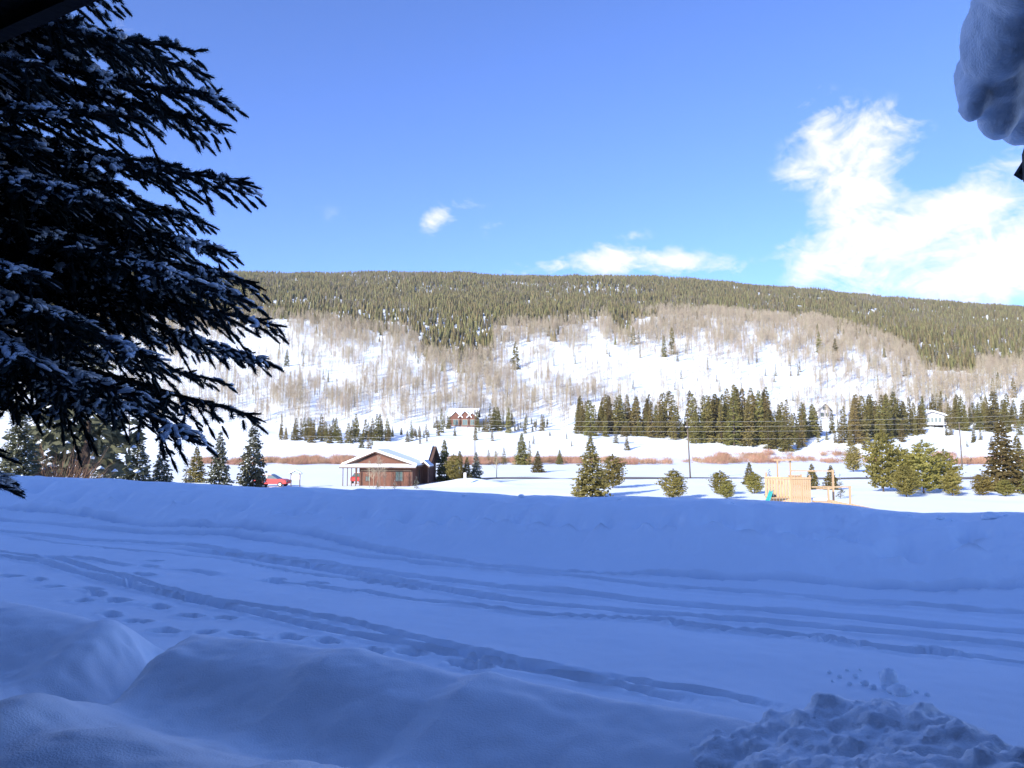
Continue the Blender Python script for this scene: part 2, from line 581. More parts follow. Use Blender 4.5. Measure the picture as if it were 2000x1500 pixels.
def near_height():
    U, V = np.meshgrid(US, VS)
    Z = macro(U, V)
    PK = np.zeros_like(Z)  # mask for the compacted tone and painted shade of ruts and prints
    rng = np.random.default_rng(4)
    # soft undulation
    Z += 0.012 * fbm(U / 0.9, V / 0.7, 21, 3) + 0.020 * fbm(U / 3.0, V / 2.2, 22, 2)
    Z += 0.003 * fbm(U / 0.12, V / 0.12, 23, 2)
    bank = sstep(12.4, 13.4, V) * (1 - sstep(14.7, 15.6, V))
    Z += bank * (0.05 * fbm(U / 0.45, V / 0.40, 31, 4) + 0.07 * fbm(U / 1.7, V / 0.9, 33, 2))
    Z += 0.035 * np.exp(-((V - VC) / 0.4) ** 2) * fbm(U / 0.45, V / 0.4, 36, 3)
    near = 1 - sstep(VM - 0.3, VM + 0.5, V)
    Z += near * (0.028 * fbm(U / 1.1, V / 0.8, 41, 3) + 0.010 * fbm(U / .30, V / .22, 43, 3) + 0.004 * fbm(U / .07, V / .07, 45, 2))
    # ploughed ridges along the far edge of the road
    Z += 0.018 * np.exp(-((V - 12.0) / 0.9) ** 2) * fbm(U / 1.6, V / 0.12, 51, 3)

    def dent(uu, vv, hw, depth, rim=0.25, along=None, jag=0.0):
        r = hw * 3.2 + 0.05
        i0, i1 = np.searchsorted(US, uu - r), np.searchsorted(US, uu + r)
        j0, j1 = np.searchsorted(VS, vv - r), np.searchsorted(VS, vv + r)
        if i1 <= i0 or j1 <= j0:
            return None
        return slice(j0, j1), slice(i0, i1)

    for ti, (poly, hw, depth) in enumerate(TRACKS):
        pts = resample([on_plane(x, y, 0.0) for x, y in poly], 0.05)
        arr = np.array([uv_of(p.x, p.y) for p in pts])
        # smooth the hand-made polyline
        for c in range(2):
            k = np.hanning(15)
            k /= k.sum()
            arr[:, c] = np.convolve(np.pad(arr[:, c], 7, mode='edge'), k, 'valid')
        # road height field: distance to the track as seen from each column u
        order = np.argsort(arr[:, 0])
        tu, tv = arr[order, 0], arr[order, 1]
        cols = (US > tu[0]) & (US < tu[-1])
        tvu = np.interp(US[cols], tu, tv)
        slope = np.gradient(tvu, US[cols]) if cols.sum() > 2 else 0
        sm = np.hanning(41)
        slope = np.convolve(np.pad(slope, 20, mode='edge'), sm / sm.sum(), 'valid')
        dist = (V[:, cols] - tvu[None, :]) / np.sqrt(1 + slope ** 2)[None, :]
        wob = 1 + 0.25 * vnoise(U[:, cols] / 0.35, U[:, cols] * 0 + ti, 60)
        fade = sstep(0, 1.0, US[cols] - tu[0]) * sstep(0, 1.0, tu[-1] - US[cols])
        dep = depth * fade[None, :] * (0.8 + 0.35 * vnoise(U[:, cols] / 1.3, U[:, cols] * 0 + 7 * ti, 61))
        h = hw * wob
        prof = -np.clip(1 - (np.abs(dist) / h) ** 8, 0, 1) * dep
        rim = 0.22 * dep * np.exp(-((np.abs(dist) - 1.3 * h) / (0.3 * h)) ** 2)
        tread = 0.008 * np.sin(U[:, cols] * 55 + 8 * np.abs(dist)) * (np.abs(dist) < 0.85 * h)
        onroad = 1 - sstep(VM + 0.3, VM + 0.0, V[:, cols])
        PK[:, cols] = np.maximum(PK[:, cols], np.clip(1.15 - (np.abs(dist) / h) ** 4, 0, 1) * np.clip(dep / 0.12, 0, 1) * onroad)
        Z[:, cols] += (prof + rim + tread * (depth > 0.06)) * np.clip(onroad, 0, 1)
    for x, y in PRINTS:
        p = on_plane(x, y, 0.0)
        uu, vv = uv_of(p.x, p.y)
        r = dent(uu, vv, 0.2, 0.1)
        if r is None:
            continue
        a = rng.uniform(-0.45, 0.25)
        du, dv = U[r] - uu, V[r] - vv
        du, dv = du * math.cos(a) + dv * math.sin(a), -du * math.sin(a) + dv * math.cos(a)
        q = np.sqrt((du / rng.uniform(.15, .25)) ** 2 + (dv / rng.uniform(.075, .11)) ** 2) + 0.30 * fbm(U[r] / .10, V[r] / .10, 77, 2)
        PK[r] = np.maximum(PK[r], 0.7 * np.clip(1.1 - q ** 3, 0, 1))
        Z[r] += -0.17 * np.clip(1 - q ** 3, 0, 1) + 0.018 * np.exp(-((q - 1.25) / 0.3) ** 2)
    for x, y, rad in SCARS:
        # find the bank face along the pixel ray
        d = ray(x, y)
        best = None
        for t in np.arange(8, 40, 0.05):
            X, Y = d[0] * t, d[1] * t
            uu, vv = uv_of(X, Y)
            if vv > 12 and EYE + d[2] * t <= float(macro(np.array([uu]), np.array([vv]))[0]):
                best = (uu, vv)
                break
        if best is None:
            continue
        uu, vv = best
        i0, i1 = np.searchsorted(US, uu - 1.5), np.searchsorted(US, uu + 1.5)
        j0, j1 = np.searchsorted(VS, vv - 1.0), np.searchsorted(VS, vv + 1.6)
        r = (slice(j0, j1), slice(i0, i1))
        du, dv = (U[r] - uu) / (rad * 0.75), (V[r] - vv)
        rag = 0.25 * fbm(U[r] / .16, V[r] / .16, 88, 3)
        bowl = np.exp(-(du ** 2) * 1.6 - (np.where(dv > 0, dv / (rad * 1.3), dv / (rad * 0.28)) ** 2) * 1.5)
        lip = np.exp(-(du ** 2) * 2.2 - ((dv + rad * 0.42) / (rad * 0.20)) ** 2)
        Z[r] += -0.42 * bowl * (0.8 + rag) + 0.13 * lip * (1 + 1.0 * rag)
    # trodden trench beside the left mound
    tr = [on_plane(x, y, 0.45) for x, y in [(345, 1255), (315, 1278), (250, 1312), (160, 1362), (70, 1412), (0, 1450), (-90, 1500), (-200, 1560)]]
    tr = resample(tr, 0.04)
    ta = np.array([uv_of(p.x, p.y) for p in tr])
    i0, i1 = np.searchsorted(US, ta[:, 0].min() - 1.2), np.searchsorted(US, ta[:, 0].max() + 1.2)
    j0, j1 = np.searchsorted(VS, ta[:, 1].min() - 1.2), np.searchsorted(VS, ta[:, 1].max() + 1.0)
    r = (slice(j0, j1), slice(i0, i1))
    D = np.full(U[r].shape, 9.0)
    S = np.zeros(U[r].shape)
    for k, (a, b) in enumerate(ta):
        dd = np.hypot(U[r] - a, V[r] - b)
        m = dd < D
        D[m] = dd[m]
        S[m] = k
    S = S * 0.04
    wall = 1 - sstep(0.10, 0.42, D + 0.06 * fbm(U[r] / .25, V[r] / .25, 91, 3))
    Z[r] += -0.30 * wall + 0.06 * wall * np.sin(S * 7.0) + 0.05 * np.exp(-((D - 0.5) / 0.14) ** 2)
    return U, V, Z, PK


def grid_faces(nr, nc):
    i = np.arange(nr * nc).reshape(nr, nc)
    return np.stack([i[:-1, :-1], i[:-1, 1:], i[1:, 1:], i[1:, :-1]], -1).reshape(-1, 4)


U, V, Z, PK = near_height()
NEARZ = Z
X, Y = xy_of(U, V)
me = raw_mesh('road', np.stack([X, Y, Z], -1).reshape(-1, 3), grid_faces(*U.shape), True)
pa_ = me.attributes.new('packed_shade', 'FLOAT', 'POINT')
pa_.data.foreach_set('value', PK.astype(np.float32).ravel())


def road_snow():
    m = m_snow.copy()
    m.name = 'road_snow'
    nt = m.node_tree
    p = nt.nodes['Principled BSDF']
    src = p.inputs['Base Color'].links[0].from_socket
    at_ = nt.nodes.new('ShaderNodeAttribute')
    at_.attribute_name = 'packed_shade'
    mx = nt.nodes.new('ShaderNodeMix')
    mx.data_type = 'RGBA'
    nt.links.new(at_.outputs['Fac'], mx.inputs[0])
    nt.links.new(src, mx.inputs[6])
    mx.inputs[7].default_value = (0.62, 0.70, 0.79, 1)          # compacted, greyer snow; shade of ruts and prints painted into the colour
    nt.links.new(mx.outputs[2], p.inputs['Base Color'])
    return m


tag(link('road', me, road_snow()), 'snow covered road with tyre tracks and footprints below the plough bank', None, kind='structure')


def near_z(u, v):
    i = int(np.clip(np.searchsorted(US, u), 0, len(US) - 1))
    j = int(np.clip(np.searchsorted(VS, v), 0, len(VS) - 1))
    return float(NEARZ[j, i])


# ---- valley floor and hillside: one sheet to the horizon
def terrain():
    rows = np.concatenate([np.arange(-60, 30, 3.0), np.arange(30, 130, 1.0), np.arange(130, 420, 2.0), np.arange(420, 1500, 5.0), np.arange(1500, 2600, 40.0)])
    ss = np.linspace(-1.35, 1.35, 270)
    Yg, Sg = np.meshgrid(rows, ss, indexing='ij')
    Xg = Sg * (np.maximum(Yg, 0) + 55)
    Zg = ground(Xg, Yg)
    u, v = uv_of(Xg, Yg)
    inside = sstep(-38, -36, u) * (1 - sstep(6, 8, u)) * sstep(-2, 0, v) * (1 - sstep(19, 20.5, v))
    front = (v < 5) * 1.0
    Zg = Zg - 0.45 * inside - front * 0.3
    return raw_mesh('valley_ground', np.stack([Xg, Yg, Zg], -1).reshape(-1, 3), grid_faces(*Yg.shape), True)


tag(link('valley_ground', terrain(), m_snowfar), kind='structure')

# far plough road crossing the valley floor
xs = np.arange(-14, 110, 2.0)
cy = 121 + 1.5 * np.sin(xs / 30)
V4 = []
for off in (-2.6, 2.6):
    yy = cy + off
    V4.append(np.stack([xs, yy, ground(xs, yy) + 0.09], -1))
n = len(xs)
Vr = np.concatenate(V4)
Fr = np.array([(i, i + 1, n + i + 1, n + i) for i in range(n - 1)])
tag(link('valley_road', raw_mesh('valley_road', Vr, Fr), m_road), kind='structure')


# ------------------------------------------------------------------ tree meshes (unit height)
OCT_V = np.array([(1, 0, 0), (0, 1, 0), (-1, 0, 0), (0, -1, 0), (0, 0, 1), (0, 0, -1)], float)
OCT_F = np.array([(0, 1, 4), (1, 2, 4), (2, 3, 4), (3, 0, 4), (1, 0, 5), (2, 1, 5), (3, 2, 5), (0, 3, 5)])


def sprays(rng, P, D, ln, wd, roll):
    """diamond shaped needle sprays: P base points, D unit directions"""
    n = len(P)
    up = np.tile([0.0, 0.0, 1.0], (n, 1))
    S = np.cross(D, up)
    S /= np.maximum(np.linalg.norm(S, axis=1, keepdims=True), 1e-6)
    T = np.cross(S, D)
    W = S * np.cos(roll)[:, None] + T * np.sin(roll)[:, None]
    a = P
    b = P + D * (ln * 0.45)[:, None] + W * (wd * 0.5)[:, None]
    c = P + D * ln[:, None]
    d = P + D * (ln * 0.45)[:, None] - W * (wd * 0.5)[:, None]
    V = np.stack([a, b, c, d], 1).reshape(-1, 3)
    F = np.arange(4 * n).reshape(n, 4)
    return V, F


def conifer(seed, R=0.2, nwh=20, nbr=9, nsp=6, droop=0.35, base=0.05, power=0.85, profile='spruce', snow=0.0, size=1.0):
    rng = np.random.default_rng(seed)
    t = (np.arange(nwh) + rng.uniform(0.1, 0.9, nwh)) / nwh
    t = np.repeat(t, nbr) + rng.normal(0, 0.35 / nwh, nwh * nbr)
    t = np.clip(t, 0.0, 0.985)
    z0 = base + (1 - base) * t
    if profile == 'spruce':
        r = R * (1 - t) ** power + 0.012
    else:
        r = R * (np.sin(np.clip(t * 0.9 + 0.16, 0, 1) * PI) ** 0.6) + 0.015
    lobes = rng.uniform(0, 6.28, 3)
    ang = rng.uniform(0, 2 * PI, len(t))
    r = r * rng.uniform(0.6, 1.18, len(t)) * (1 + 0.12 * np.sin(3 * ang + lobes[0] + 6 * t))
    n = len(t)
    q = np.tile(np.linspace(0.25, 1.0, nsp) ** 0.75 * 0.98, (n, 1)) + rng.normal(0, 0.05, (n, nsp))
    rr = r[:, None] * q
    aa = np.repeat(ang[:, None], nsp, 1)
    if profile == 'spruce':
        zz = z0[:, None] - droop * r[:, None] * q ** 1.3 + 0.16 * r[:, None] * q ** 4
    else:
        zz = z0[:, None] + 0.30 * r[:, None] * q ** 1.5
    P = np.stack([rr * np.cos(aa), rr * np.sin(aa), zz], -1).reshape(-1, 3)
    flat = rng.random(n * nsp) < 0.62                      # sprays that turn their face outwards
    side = np.where(np.arange(n * nsp) % 2 == 0, 1, -1) * np.where(flat, rng.uniform(0.6, 1.5, n * nsp), rng.uniform(0.1, 0.8, n * nsp))
    da = aa.ravel() + side
    tilt = (rng.normal(-0.35, 0.3, n * nsp) if profile == 'spruce' else rng.normal(0.45, 0.45, n * nsp))
    D = np.stack([np.cos(da) * np.cos(tilt), np.sin(da) * np.cos(tilt), np.sin(tilt)], -1)
    ln = (0.42 * np.repeat(r, nsp) * (1.15 - 0.6 * q.ravel()) + 0.020) * rng.uniform(0.75, 1.25, n * nsp) * size
    wd = ln * rng.uniform(0.42, 0.7, n * nsp)
    Vn, Fn = sprays(rng, P, D, ln, wd, np.where(flat, rng.normal(PI / 2, 0.6, n * nsp), rng.uniform(0, PI, n * nsp)))
    # leader
    lv, lf = sprays(rng, np.array([[0, 0, 0.955]] * 4), np.array([[0.12 * math.cos(k), 0.12 * math.sin(k), 0.99] for k in range(4)]),
                    np.full(4, 0.05), np.full(4, 0.012), np.arange(4) * 0.8)
    Fn = np.concatenate([Fn, lf + len(Vn)])
    Vn = np.concatenate([Vn, lv])
    Vs = Fs = None
    if snow > 0:
        pick = rng.random(n * nsp) < snow * np.clip(q.ravel() * 1.3, 0, 1)
        Ps = P[pick] + D[pick] * (ln[pick] * 0.4)[:, None]
        Ps[:, 2] += 0.006
        sz = ln[pick] * rng.uniform(0.25, 0.5, pick.sum())
        yaw = da[pick]
        lx = OCT_V[None, :, :] * np.stack([sz, sz * 0.55, sz * 0.22 + 0.002], -1)[:, None, :]
        c, s = np.cos(yaw)[:, None], np.sin(yaw)[:, None]
        gx = lx[..., 0] * c - lx[..., 1] * s
        gy = lx[..., 0] * s + lx[..., 1] * c
        Vs = (np.stack([gx, gy, lx[..., 2] - 0.3 * np.abs(lx[..., 0])], -1) + Ps[:, None, :]).reshape(-1, 3)
        Fs = (OCT_F[None] + 6 * np.arange(len(Ps))[:, None, None]).reshape(-1, 3)
    return Vn, Fn, Vs, Fs


def trunk_mesh(name, r, top=0.93, bare=0.0):
    mb = MB()
    mb.tube([(0, 0, -0.04), (0.002, 0, 0.25), (-0.002, 0.002, 0.6), (0, 0, top)], [r, r * 0.8, r * 0.45, r * 0.1], 6)
    me = bpy.data.meshes.new(name)
    me.from_pydata(mb.v, [], mb.f)
    me.update()
    me.materials.append(m_bark)
    return me


class TreeKind:
    def __init__(self, name, m, tr=0.014, **kw):
        Vn, Fn, Vs, Fs = conifer(**kw)
        self.crown = raw_mesh(name + '_crown', Vn, Fn)
        self.crown.materials.append(m)
        self.snow = None
        if Vs is not None:
            self.snow = raw_mesh(name + '_snow', Vs, Fs, True)
            self.snow.materials.append(m_snowfar)
        self.trunk = trunk_mesh(name + '_trunk', tr)

    def place(self, name, loc, h, rotz, label, cat, group=None, wide=1.0):
        root = empty(name, loc, label, cat, group, rotz)
        root.scale = (h * wide, h * wide, h)
        link('trunk', self.trunk, parent=root)
        c = link('crown', self.crown, parent=root)
        if self.snow is not None:
            link('snow', self.snow, parent=c)['kind'] = 'stuff'
        return root


rnd = random.Random(11)
# near valley trees
K_SPRUCE = [TreeKind('valley_spruce', m_spruce, seed=100 + i, R=0.25, nwh=32, nbr=13, nsp=10, droop=0.30, base=0.04, snow=0.05, size=0.7) for i in range(2)]
K_BLUE = [TreeKind('blue_spruce', m_bluespruce, seed=120 + i, R=0.25, nwh=32, nbr=13, nsp=10, droop=0.34, base=0.03, snow=0.20, size=0.7) for i in range(2)]
K_PINE = [TreeKind('bushy_pine', m_pine, seed=140 + i, R=0.28, nwh=26, nbr=14, nsp=12, base=0.03, profile='pine', size=0.5, snow=0.0) for i in range(3)]
K_THIN = TreeKind('thin_spruce', m_bluespruce, seed=160, R=0.2, nwh=11, nbr=7, nsp=6, droop=0.25, base=0.06, snow=0.3, size=0.8)
# tree line at the foot of the hill
K_LINE = [TreeKind('line_spruce', m_spruce, seed=200 + i, R=0.14 + 0.014 * i, nwh=26, nbr=9, nsp=6, droop=0.35, base=0.03, size=0.85, power=0.7) for i in range(4)]
K_SLIM = [TreeKind('slim_spruce', m_spruce, seed=220 + i, R=0.10, nwh=22, nbr=8, nsp=5, droop=0.3, base=0.04, size=0.9, power=0.8) for i in range(2)]


def by_px(kind, name, x, ytop, Y, label, cat='tree', group=None, wide=1.0, sink=0.0):
    p = at(x, ytop, Y)
    z = gz(p.x, Y) - sink
    return kind.place(name, (p.x, Y, z), max(0.5, p.z - z), rnd.uniform(0, 6.28), label, cat, group, wide)


# --- trees standing singly or in small clumps on the valley floor
by_px(K_SPRUCE[0], 'spruce_tree', 1153, 853, 80, 'large dark green spruce standing alone in the middle of the snowfield', wide=1.22)
by_px(K_PINE[0], 'pine_tree', 1196, 886, 95, 'yellowish bushy pine tucked behind the large lone spruce', wide=1.3)
by_px(K_PINE[1], 'pine_tree', 1315, 915, 77, 'small rounded pine alone in the snow between lone spruce and utility pole', wide=1.5)
by_px(K_PINE[2], 'pine_tree', 1406, 918, 84, 'small olive pine with a paler shorter pine in front of it', wide=1.45)
by_px(K_PINE[0], 'pine_tree', 1419, 938, 77, 'short pale pine in front of a small olive pine', wide=1.6)
by_px(K_SPRUCE[1], 'spruce_tree', 1463, 902, 104, 'small dark spruce behind a short pine near the play structure', wide=1.3)
by_px(K_PINE[2], 'pine_tree', 1472, 921, 86, 'short pine in front of a small dark spruce near the play structure', wide=1.4)
by_px(K_SPRUCE[1], 'spruce_tree', 1585, 905, 95, 'small spruce seen through the rails of the play structure', group='young trees behind the play structure', wide=1.3)
by_px(K_SPRUCE[0], 'spruce_tree', 1622, 908, 92, 'small spruce seen through the rails of the play structure', group='young trees behind the play structure', wide=1.4)
by_px(K_THIN, 'spruce_tree', 1502, 915, 80, 'thin sparse young spruce beside the slide of the play structure')
by_px(K_SPRUCE[0], 'spruce_tree', 1050, 880, 147, 'short dense spruce alone on the snow beyond the valley road', wide=1.25)
by_px(K_SPRUCE[1], 'spruce_tree', 1019, 845, 196, 'tall spruce rising out of the red willows, the taller of a pair')
by_px(K_SLIM[0], 'spruce_tree', 1034, 860, 194, 'slim spruce beside a taller one in the red willows')
for x, yt in ((954, 878), (984, 874), (968, 880)):
    by_px(K_SLIM[1], 'spruce_tree', x, yt, 198, 'little spruce in a row of three along the red willows', group='three little spruces in the willows', wide=1.6)
by_px(K_SPRUCE[0], 'spruce_tree', 1093, 878, 200, 'little round spruce alone in the willows left of the lone spruce', wide=1.1)
# clump right of the brown house
for k, (x, yt, Y, kd, lb) in enumerate([
    (868, 858, 112, K_SPRUCE[1], 'tall pointed spruce at the right gable of the brown house'),
    (886, 886, 104, K_PINE[1], 'yellow green pine in the clump right of the brown house'),
    (898, 880, 108, K_SPRUCE[0], 'dark spruce in the middle of the clump right of the brown house'),
    (912, 892, 106, K_SPRUCE[1], 'lower dark spruce in the clump right of the brown house'),
    (930, 882, 108, K_BLUE[0], 'spruce at the outer end of the clump right of the brown house')]):
    by_px(kd, 'pine_tree' if kd in K_PINE else 'spruce_tree', x, yt, Y, lb, wide=1.0 if k else 0.9)
for x, yt, Y, lb in ((813, 930, 94, 'small snowy spruce in front of the dark house entrance'), (771, 937, 95, 'tiny spruce under the lit wall of the brown house'),
                     (737, 938, 94, 'tiny bush like spruce below the small window of the brown house')):
    by_px(K_THIN, 'spruce_tree', x, yt, Y, lb, wide=1.4)
# right-hand clump
for x, yt, Y, kd, wd, lb in [
    (1721, 838, 88, K_PINE[0], 1.0, 'tallest yellow green pine of the dense clump beside the play structure'),
    (1757, 868, 92, K_PINE[2], 1.0, 'pine squeezed into the middle of the dense clump'),
    (1800, 858, 86, K_PINE[1], 1.2, 'broad bushy pine in the dense clump, right of the tallest'),
    (1842, 876, 90, K_PINE[2], 1.15, 'lower bushy pine at the outer side of the dense clump'),
    (1768, 906, 80, K_PINE[0], 1.3, 'short pine at the foot of the dense clump'),
    (1858, 915, 82, K_PINE[1], 1.3, 'short pale pine at the outer foot of the dense clump'),
    (1665, 868, 150, K_PINE[0], 1.15, 'olive pine standing apart behind the dense clump'),
    (1954, 820, 90, K_SPRUCE[0], 1.15, 'tall broad spruce beyond the dense pine clump'),
    (1985, 850, 96, K_SPRUCE[1], 1.1, 'dark spruce behind the tall broad spruce'),
    (1918, 922, 82, K_PINE[2], 1.5, 'low bushy pine at the foot of the tall broad spruce'),
    (1962, 935, 80, K_PINE[1], 1.7, 'very low pine bush before the tall broad spruce'),
    (2010, 905, 84, K_SPRUCE[0], 1.3, 'spruce cut off by the picture edge beside the tall broad spruce'),
    (1640, 925, 78, K_THIN, 1.0, 'thin young spruce beside the rails of the play structure')]:
    by_px(kd, 'pine_tree' if kd in K_PINE else 'spruce_tree', x, yt, Y, lb, wide=wd)
# left-hand trees behind the bank
by_px(K_BLUE[0], 'spruce_tree', 497, 812, 75, 'tall slim spruce with snowy lower boughs beside the red car', wide=0.78)
by_px(K_BLUE[1], 'spruce_tree', 431, 842, 71, 'snow dusted spruce between the tall slim spruce and a spindly one', wide=0.85)
by_px(K_THIN, 'spruce_tree', 366, 893, 63, 'spindly little spruce with bare snow behind it', wide=1.0)
by_px(K_BLUE[0], 'spruce_tree', 272, 832, 58, 'broad blue spruce under the branches of the near spruce', wide=0.9)
by_px(K_BLUE[1], 'spruce_tree', 318, 868, 60, 'shorter blue spruce leaning against the broad blue spruce', wide=1.0)
by_px(K_BLUE[1], 'spruce_tree', 215, 835, 68, 'dark blue spruce between the thick trunk and the broad blue spruce', wide=1.0)
by_px(K_SPRUCE[1], 'spruce_tree', 385, 872, 110, 'olive spruce half hidden behind the spindly little spruce', wide=1.2)
by_px(K_BLUE[0], 'spruce_tree', 40, 790, 36, 'shaded spruce with snow loaded boughs at the end of the bank', wide=1.05)
by_px(K_BLUE[1], 'spruce_tree', -70, 760, 38, 'shaded spruce beside the snow loaded one, mostly out of view', wide=1.0)


# two tall pines with bare stems at the left
def stem_pine(x, Y, h, r, seed, label):
    p = at(x, 900, Y)
    z = gz(p.x, Y) - 0.1
    root = empty('pine_tree', (p.x, Y, z), label, 'tree')
    mb = MB()
    mb.tube([(0, 0, -0.2), (0.05, 0, h * 0.3), (0.0, 0.05, h * 0.7), (0.05, 0, h)], [r * 1.15, r * 0.95, r * 0.6, 0.03], 10)
    mb.build('trunk', m_bark, root, True)
    Vn, Fn, Vs, Fs = conifer(seed=seed, R=0.26, nwh=16, nbr=9, nsp=7, droop=0.25, base=0.30, power=0.6, snow=0.18, size=0.8)
    c = link('crown', raw_mesh('crown', Vn * h, Fn), m_bluespruce, root)
    link('snow', raw_mesh('snow', Vs * h, Fs, True), m_snowfar, c)['kind'] = 'stuff'
    mb = MB()
    rg = random.Random(seed)
    for i in range(9):
        a, zz = rg.uniform(0, 6.28), h * rg.uniform(0.18, 0.34)
        l = rg.uniform(0.8, 1.9)
        e = (math.cos(a) * l, math.sin(a) * l, zz - 0.25 * l)
        mb.tube([(0, 0, zz), (e[0] * .5, e[1] * .5, zz - 0.04 * l), e], [0.03, 0.02, 0.006], 5)
    mb.build('dead_branches', m_bark, root)['kind'] = 'stuff'


stem_pine(168, 46, 11.5, 0.19, 301, 'tall pine with a thick bare stem behind the bank')
stem_pine(122, 52, 13.0, 0.13, 302, 'tall pine with a thin bare stem behind the bank')


# ------------------------------------------------------------------ bare twig shrubs and aspens
def twig_mesh(name, seed, n, rad, spread, wid, h=1.0, m=None):
    rng = np.random.default_rng(seed)
    a = rng.uniform(0, 6.28, n)
    b0 = np.stack([rad * rng.uniform(0, 1, n) * np.cos(a), rad * rng.uniform(0, 1, n) * np.sin(a), rng.uniform(-0.05, 0.25, n)], -1)
    a2 = a + rng.normal(0, 0.6, n)
    tl = rng.uniform(0.2, 1, n) * spread
    D = np.stack([np.cos(a2) * tl, np.sin(a2) * tl, np.ones(n)], -1)
    D /= np.linalg.norm(D, axis=1, keepdims=True)
    Vn, Fn = sprays(rng, b0, D, rng.uniform(0.45, 1.0, n) * h, np.full(n, wid), rng.uniform(0, 3.14, n))
    me = raw_mesh(name, Vn, Fn)
    me.materials.append(m)
    return me


def aspen_mesh(name, seed, twigs=100, tw=0.0052):
    rng = np.random.default_rng(seed)
    mb = MB()
    k1, k2 = rng.normal(0, 0.01, 2)
    mb.tube([(0, 0, -0.03), (k1, k2, 0.4), (k1 * .5, -k2, 0.75), (0, 0, 1.0)], [0.0095, 0.008, 0.005, 0.0012], 4)
    n = twigs
    z = rng.uniform(0.3, 0.93, n)
    a = rng.uniform(0, 6.28, n)
    up = rng.uniform(0.55, 1.15, n)
    P = np.stack([np.zeros(n), np.zeros(n), z], -1)
    D = np.stack([np.cos(a) * np.cos(up), np.sin(a) * np.cos(up), np.sin(up)], -1)
    ln = (0.26 * (1.08 - z) + 0.05) * rng.uniform(0.6, 1.3, n)
    V1, F1 = sprays(rng, P, D, ln, np.full(n, tw), rng.uniform(0, 3.14, n))
    # second order twigs
    q = rng.uniform(0.35, 1, n)
    P2 = P + D * (ln * q)[:, None]
    D2 = D + rng.normal(0, 0.45, (n, 3))
    D2 /= np.linalg.norm(D2, axis=1, keepdims=True)
    V2, F2 = sprays(rng, P2, D2, ln * 0.6, np.full(n, tw * 0.75), rng.uniform(0, 3.14, n))
    Vt = np.array(mb.v)
    Ft = [f for f in mb.f if len(f) == 4]
    V = np.concatenate([Vt, V1, V2])
    Fa = np.concatenate([np.array(Ft), F1 + len(Vt), F2 + len(Vt) + len(V1)])
    me = raw_mesh(name, V, Fa)
    me.materials.append(m_aspen)
    return me


def lod_conifer(name, seed, R, m, layers=8, pts=8):
    rng = np.random.default_rng(seed)
    V, Fc = [], []
    for i in range(layers):
        t = (i + 0.2) / layers
        r = R * (1 - t) ** 0.75 + 0.01
        zt = min(1.0, 0.06 + 0.94 * (i + 2.0) / layers)
        zb = 0.04 + 0.94 * t
        n0 = len(V)
        V.append((rng.normal(0, 0.01), rng.normal(0, 0.01), zt))
        ph = rng.uniform(0, 6.28)
        for k in range(pts * 2):
            rr = r * (rng.uniform(0.8, 1.25) if k % 2 == 0 else rng.uniform(0.35, 0.6))
            a = ph + PI * k / pts
            V.append((rr * math.cos(a), rr * math.sin(a), zb - (0.04 if k % 2 == 0 else -0.02) * rng.uniform(0.4, 1.2)))
        for k in range(pts * 2):
            Fc.append((n0, n0 + 1 + k, n0 + 1 + (k + 1) % (pts * 2)))
    me = raw_mesh(name, np.array(V), np.array(Fc))
    me.materials.append(m)
    return me


def dead_mesh(name, seed):
    rng = np.random.default_rng(seed)
    mb = MB()
    mb.tube([(0, 0, -0.03), (0, 0, 0.5), (0, 0, 1.0)], [0.014, 0.010, 0.002], 4)
    n = 60
    z = rng.uniform(0.2, 0.97, n)
    a = rng.uniform(0, 6.28, n)
    P = np.stack([0 * z, 0 * z, z], -1)
    D = np.stack([np.cos(a) * 0.95, np.sin(a) * 0.95, rng.uniform(-0.5, 0.2, n)], -1)
    V1, F1 = sprays(rng, P, D, 0.15 * (1.1 - z) + 0.03, np.full(n, 0.028), rng.uniform(0, 3.14, n))
    Vt = np.array(mb.v)
    me = raw_mesh(name, np.concatenate([Vt, V1]), np.concatenate([np.array([f for f in mb.f if len(f) == 4]), F1 + len(Vt)]))
    me.materials.append(m_dead)
    return me


